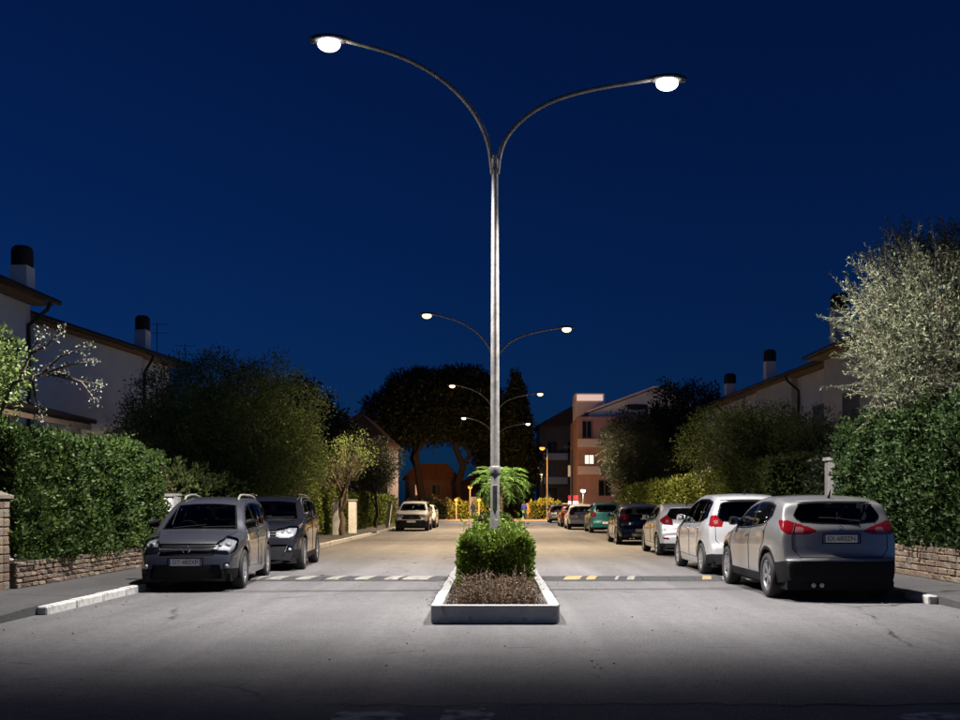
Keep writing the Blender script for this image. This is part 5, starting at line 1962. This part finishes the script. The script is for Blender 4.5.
        pts = [(end_x(y, zz, 1) + .015, y, zz - .012 * (y / w1) ** 2) for y in yy]
        sp.tube(pts, .022, 8)
        sp.build('spoiler', pm, t)
        if near:
            ex = MB()
            for y in (-.42, -.30):
                ex.tube([(hl - .35, y, .24), (hl - .06, y, .245)], .035, 10)
            ex.build('exhaust', M_CHROME, t)
    else:
        plate(-1, FS['plate'])
        wi = MB()
        for y0_, y1_ in ((.45, -.1), (-.05, -.6)):
            i0 = np.argmin((XE - (cw + .02)) ** 2 + (V[:, 1] - y0_) ** 2)
            i1 = np.argmin((XE - (cw + .10)) ** 2 + (V[:, 1] - y1_) ** 2)
            wi.tube([V[i0] + NR2[i0] * .015, V[i1] + NR2[i1] * .015], .009, 5)
        wi.build('wiper', M_BLACK, t)
    if rails:
        for s in (-1, 1):
            pts = []
            for x in np.linspace(-.05, hl - .55, 12):
                i = np.argmin((XE - x) ** 2 + 4 * (V[:, 1] - s * (wt(x) - .07)) ** 2)
                pts.append(V[i] + np.array([0, 0, .055]))
            pts[0][2] -= .05
            pts[-1][2] -= .05
            MB().tube(pts, .021, 8).build('roof_rail', rails, t)
    if aerial:
        x = hl - .7
        i = np.argmin((XE - x) ** 2 + V[:, 1] ** 2)
        a_ = MB()
        a_.tube([V[i] - np.array([0, 0, .02]), V[i] + np.array([.05, 0, .03]), V[i] + np.array([.12, 0, .12])], [.025, .018, .006], 7)
        a_.build('aerial', M_BLACK, t)
    return t


P_GREY = paint('graphite_silver', (.24, .235, .23), .5, .32)
P_SLATE = paint('slate_grey', (.115, .118, .135), .75, .34)
P_BLACK = paint('black', (.010, .010, .012), .1, .2)
P_WHITE = paint('white', (.62, .62, .61), .0, .3)
P_SILVER = paint('silver', (.45, .45, .46), .3)
P_PEARL = paint('pearl_silver', (.37, .37, .375), .3, .25)
P_TEAL = paint('teal', (.008, .11, .125), .3)
P_NAVY = paint('navy', (.012, .014, .03), .2, .22)
P_MAROON = paint('maroon', (.09, .012, .014), .2, .25)

# right hand row, tails towards us
car('grey crossover car with red tail lights, nearest on the right', 'crossover', P_GREY, 5.08, 16.75, 1, rear='crossover', ds=.022, plate_txt='EX 680ZN', aerial=True, mirrors=M_BLACK)
car('pale silver tall car parked ahead of the grey crossover', 'tall', P_PEARL, 5.12, 21.95, 1, rear='tall', ds=.028, wheel='multi', aerial=True, clad=False)
car('light silver hatchback parked between the tall silver car and the dark blue car', 'hatch', P_SILVER, 5.42, 29.6, 1, rear='hatch', ds=.032, wheel='five', aerial=True)
car('dark blue hatchback behind the silver hatchback on the right', 'hatch', P_NAVY, 5.22, 37.4, 1, rear='oval', ds=.036, wheel='multi')
car('teal green car in the right hand row', 'mpv', P_TEAL, 5.65, 52.6, 1, rear='oval', ds=.045, near=False, wheel='ten')
car('small white car just beyond the teal car', 'hatch', P_WHITE, 5.05, 59.2, 1, rear='mpv', ds=.05, near=False, wheel='ten')
car('dark maroon car beyond the teal car', 'hatch', P_MAROON, 5.1, 66.2, 1, rear='oval', ds=.05, near=False, wheel='ten')
car('small white hatchback, farthest in the right hand row', 'hatch', P_PEARL, 5.15, 80.5, 1, rear='hatch', ds=.05, near=False, wheel='ten')
# left hand row, noses towards us
car('slate grey people carrier facing us, nearest on the left', 'mpv', P_SLATE, -5.18, 18.3, -1, front='mpv', ds=.022, yaw=4.5, plate_txt='DT 482XP', rails=M_STEEL, mirrors=M_BLACK, wheel='multi')
car('black sport utility car behind the slate grey people carrier', 'suv', P_BLACK, -5.2, 23.4, -1, front='suv', ds=.028, yaw=4.0, rails=M_CHROME, wheel='five')
car('white car with black grille facing us on the far left', 'suv', P_WHITE, -4.55, 56.5, -1, front='jeep', ds=.04, near=False, wheel='ten')
car('white hatchback behind the white car on the far left', 'hatch', P_WHITE, -4.5, 62.8, -1, front='suv', ds=.05, near=False, wheel='ten')


# fallen leaves and grit on the road, thicker along kerbs and planter
n_ = 900
lx = np.where(RNG.uniform(0, 1, n_) < .55, np.where(RNG.uniform(0, 1, n_) < .5, XL + np.abs(RNG.normal(0, .35, n_)), XR - np.abs(RNG.normal(0, .35, n_))), RNG.uniform(-6, 6, n_))
near_pl = RNG.uniform(0, 1, n_) < .15
lx = np.where(near_pl, np.where(RNG.uniform(0, 1, n_) < .5, -1, 1) * (.84 + np.abs(RNG.normal(0, .12, n_))), lx)
ly = RNG.uniform(7, 32, n_)
ok_ = ~((np.abs(lx) < .82) & (ly > 11.8) & (ly < 24.6))
lp = np.column_stack([lx, ly, RNG.uniform(.005, .012, n_)])[ok_]
la = np.column_stack([RNG.normal(0, 1, len(lp)), RNG.normal(0, 1, len(lp)), RNG.normal(0, .12, len(lp))])
lt = link('fallen_leaves', leaf_mesh('fallen_leaves', lp, la, .028, .5, .05), None, LM_DRY)
tag(lt, 'small dry fallen leaves scattered over the asphalt', 'leaves', kind='stuff')
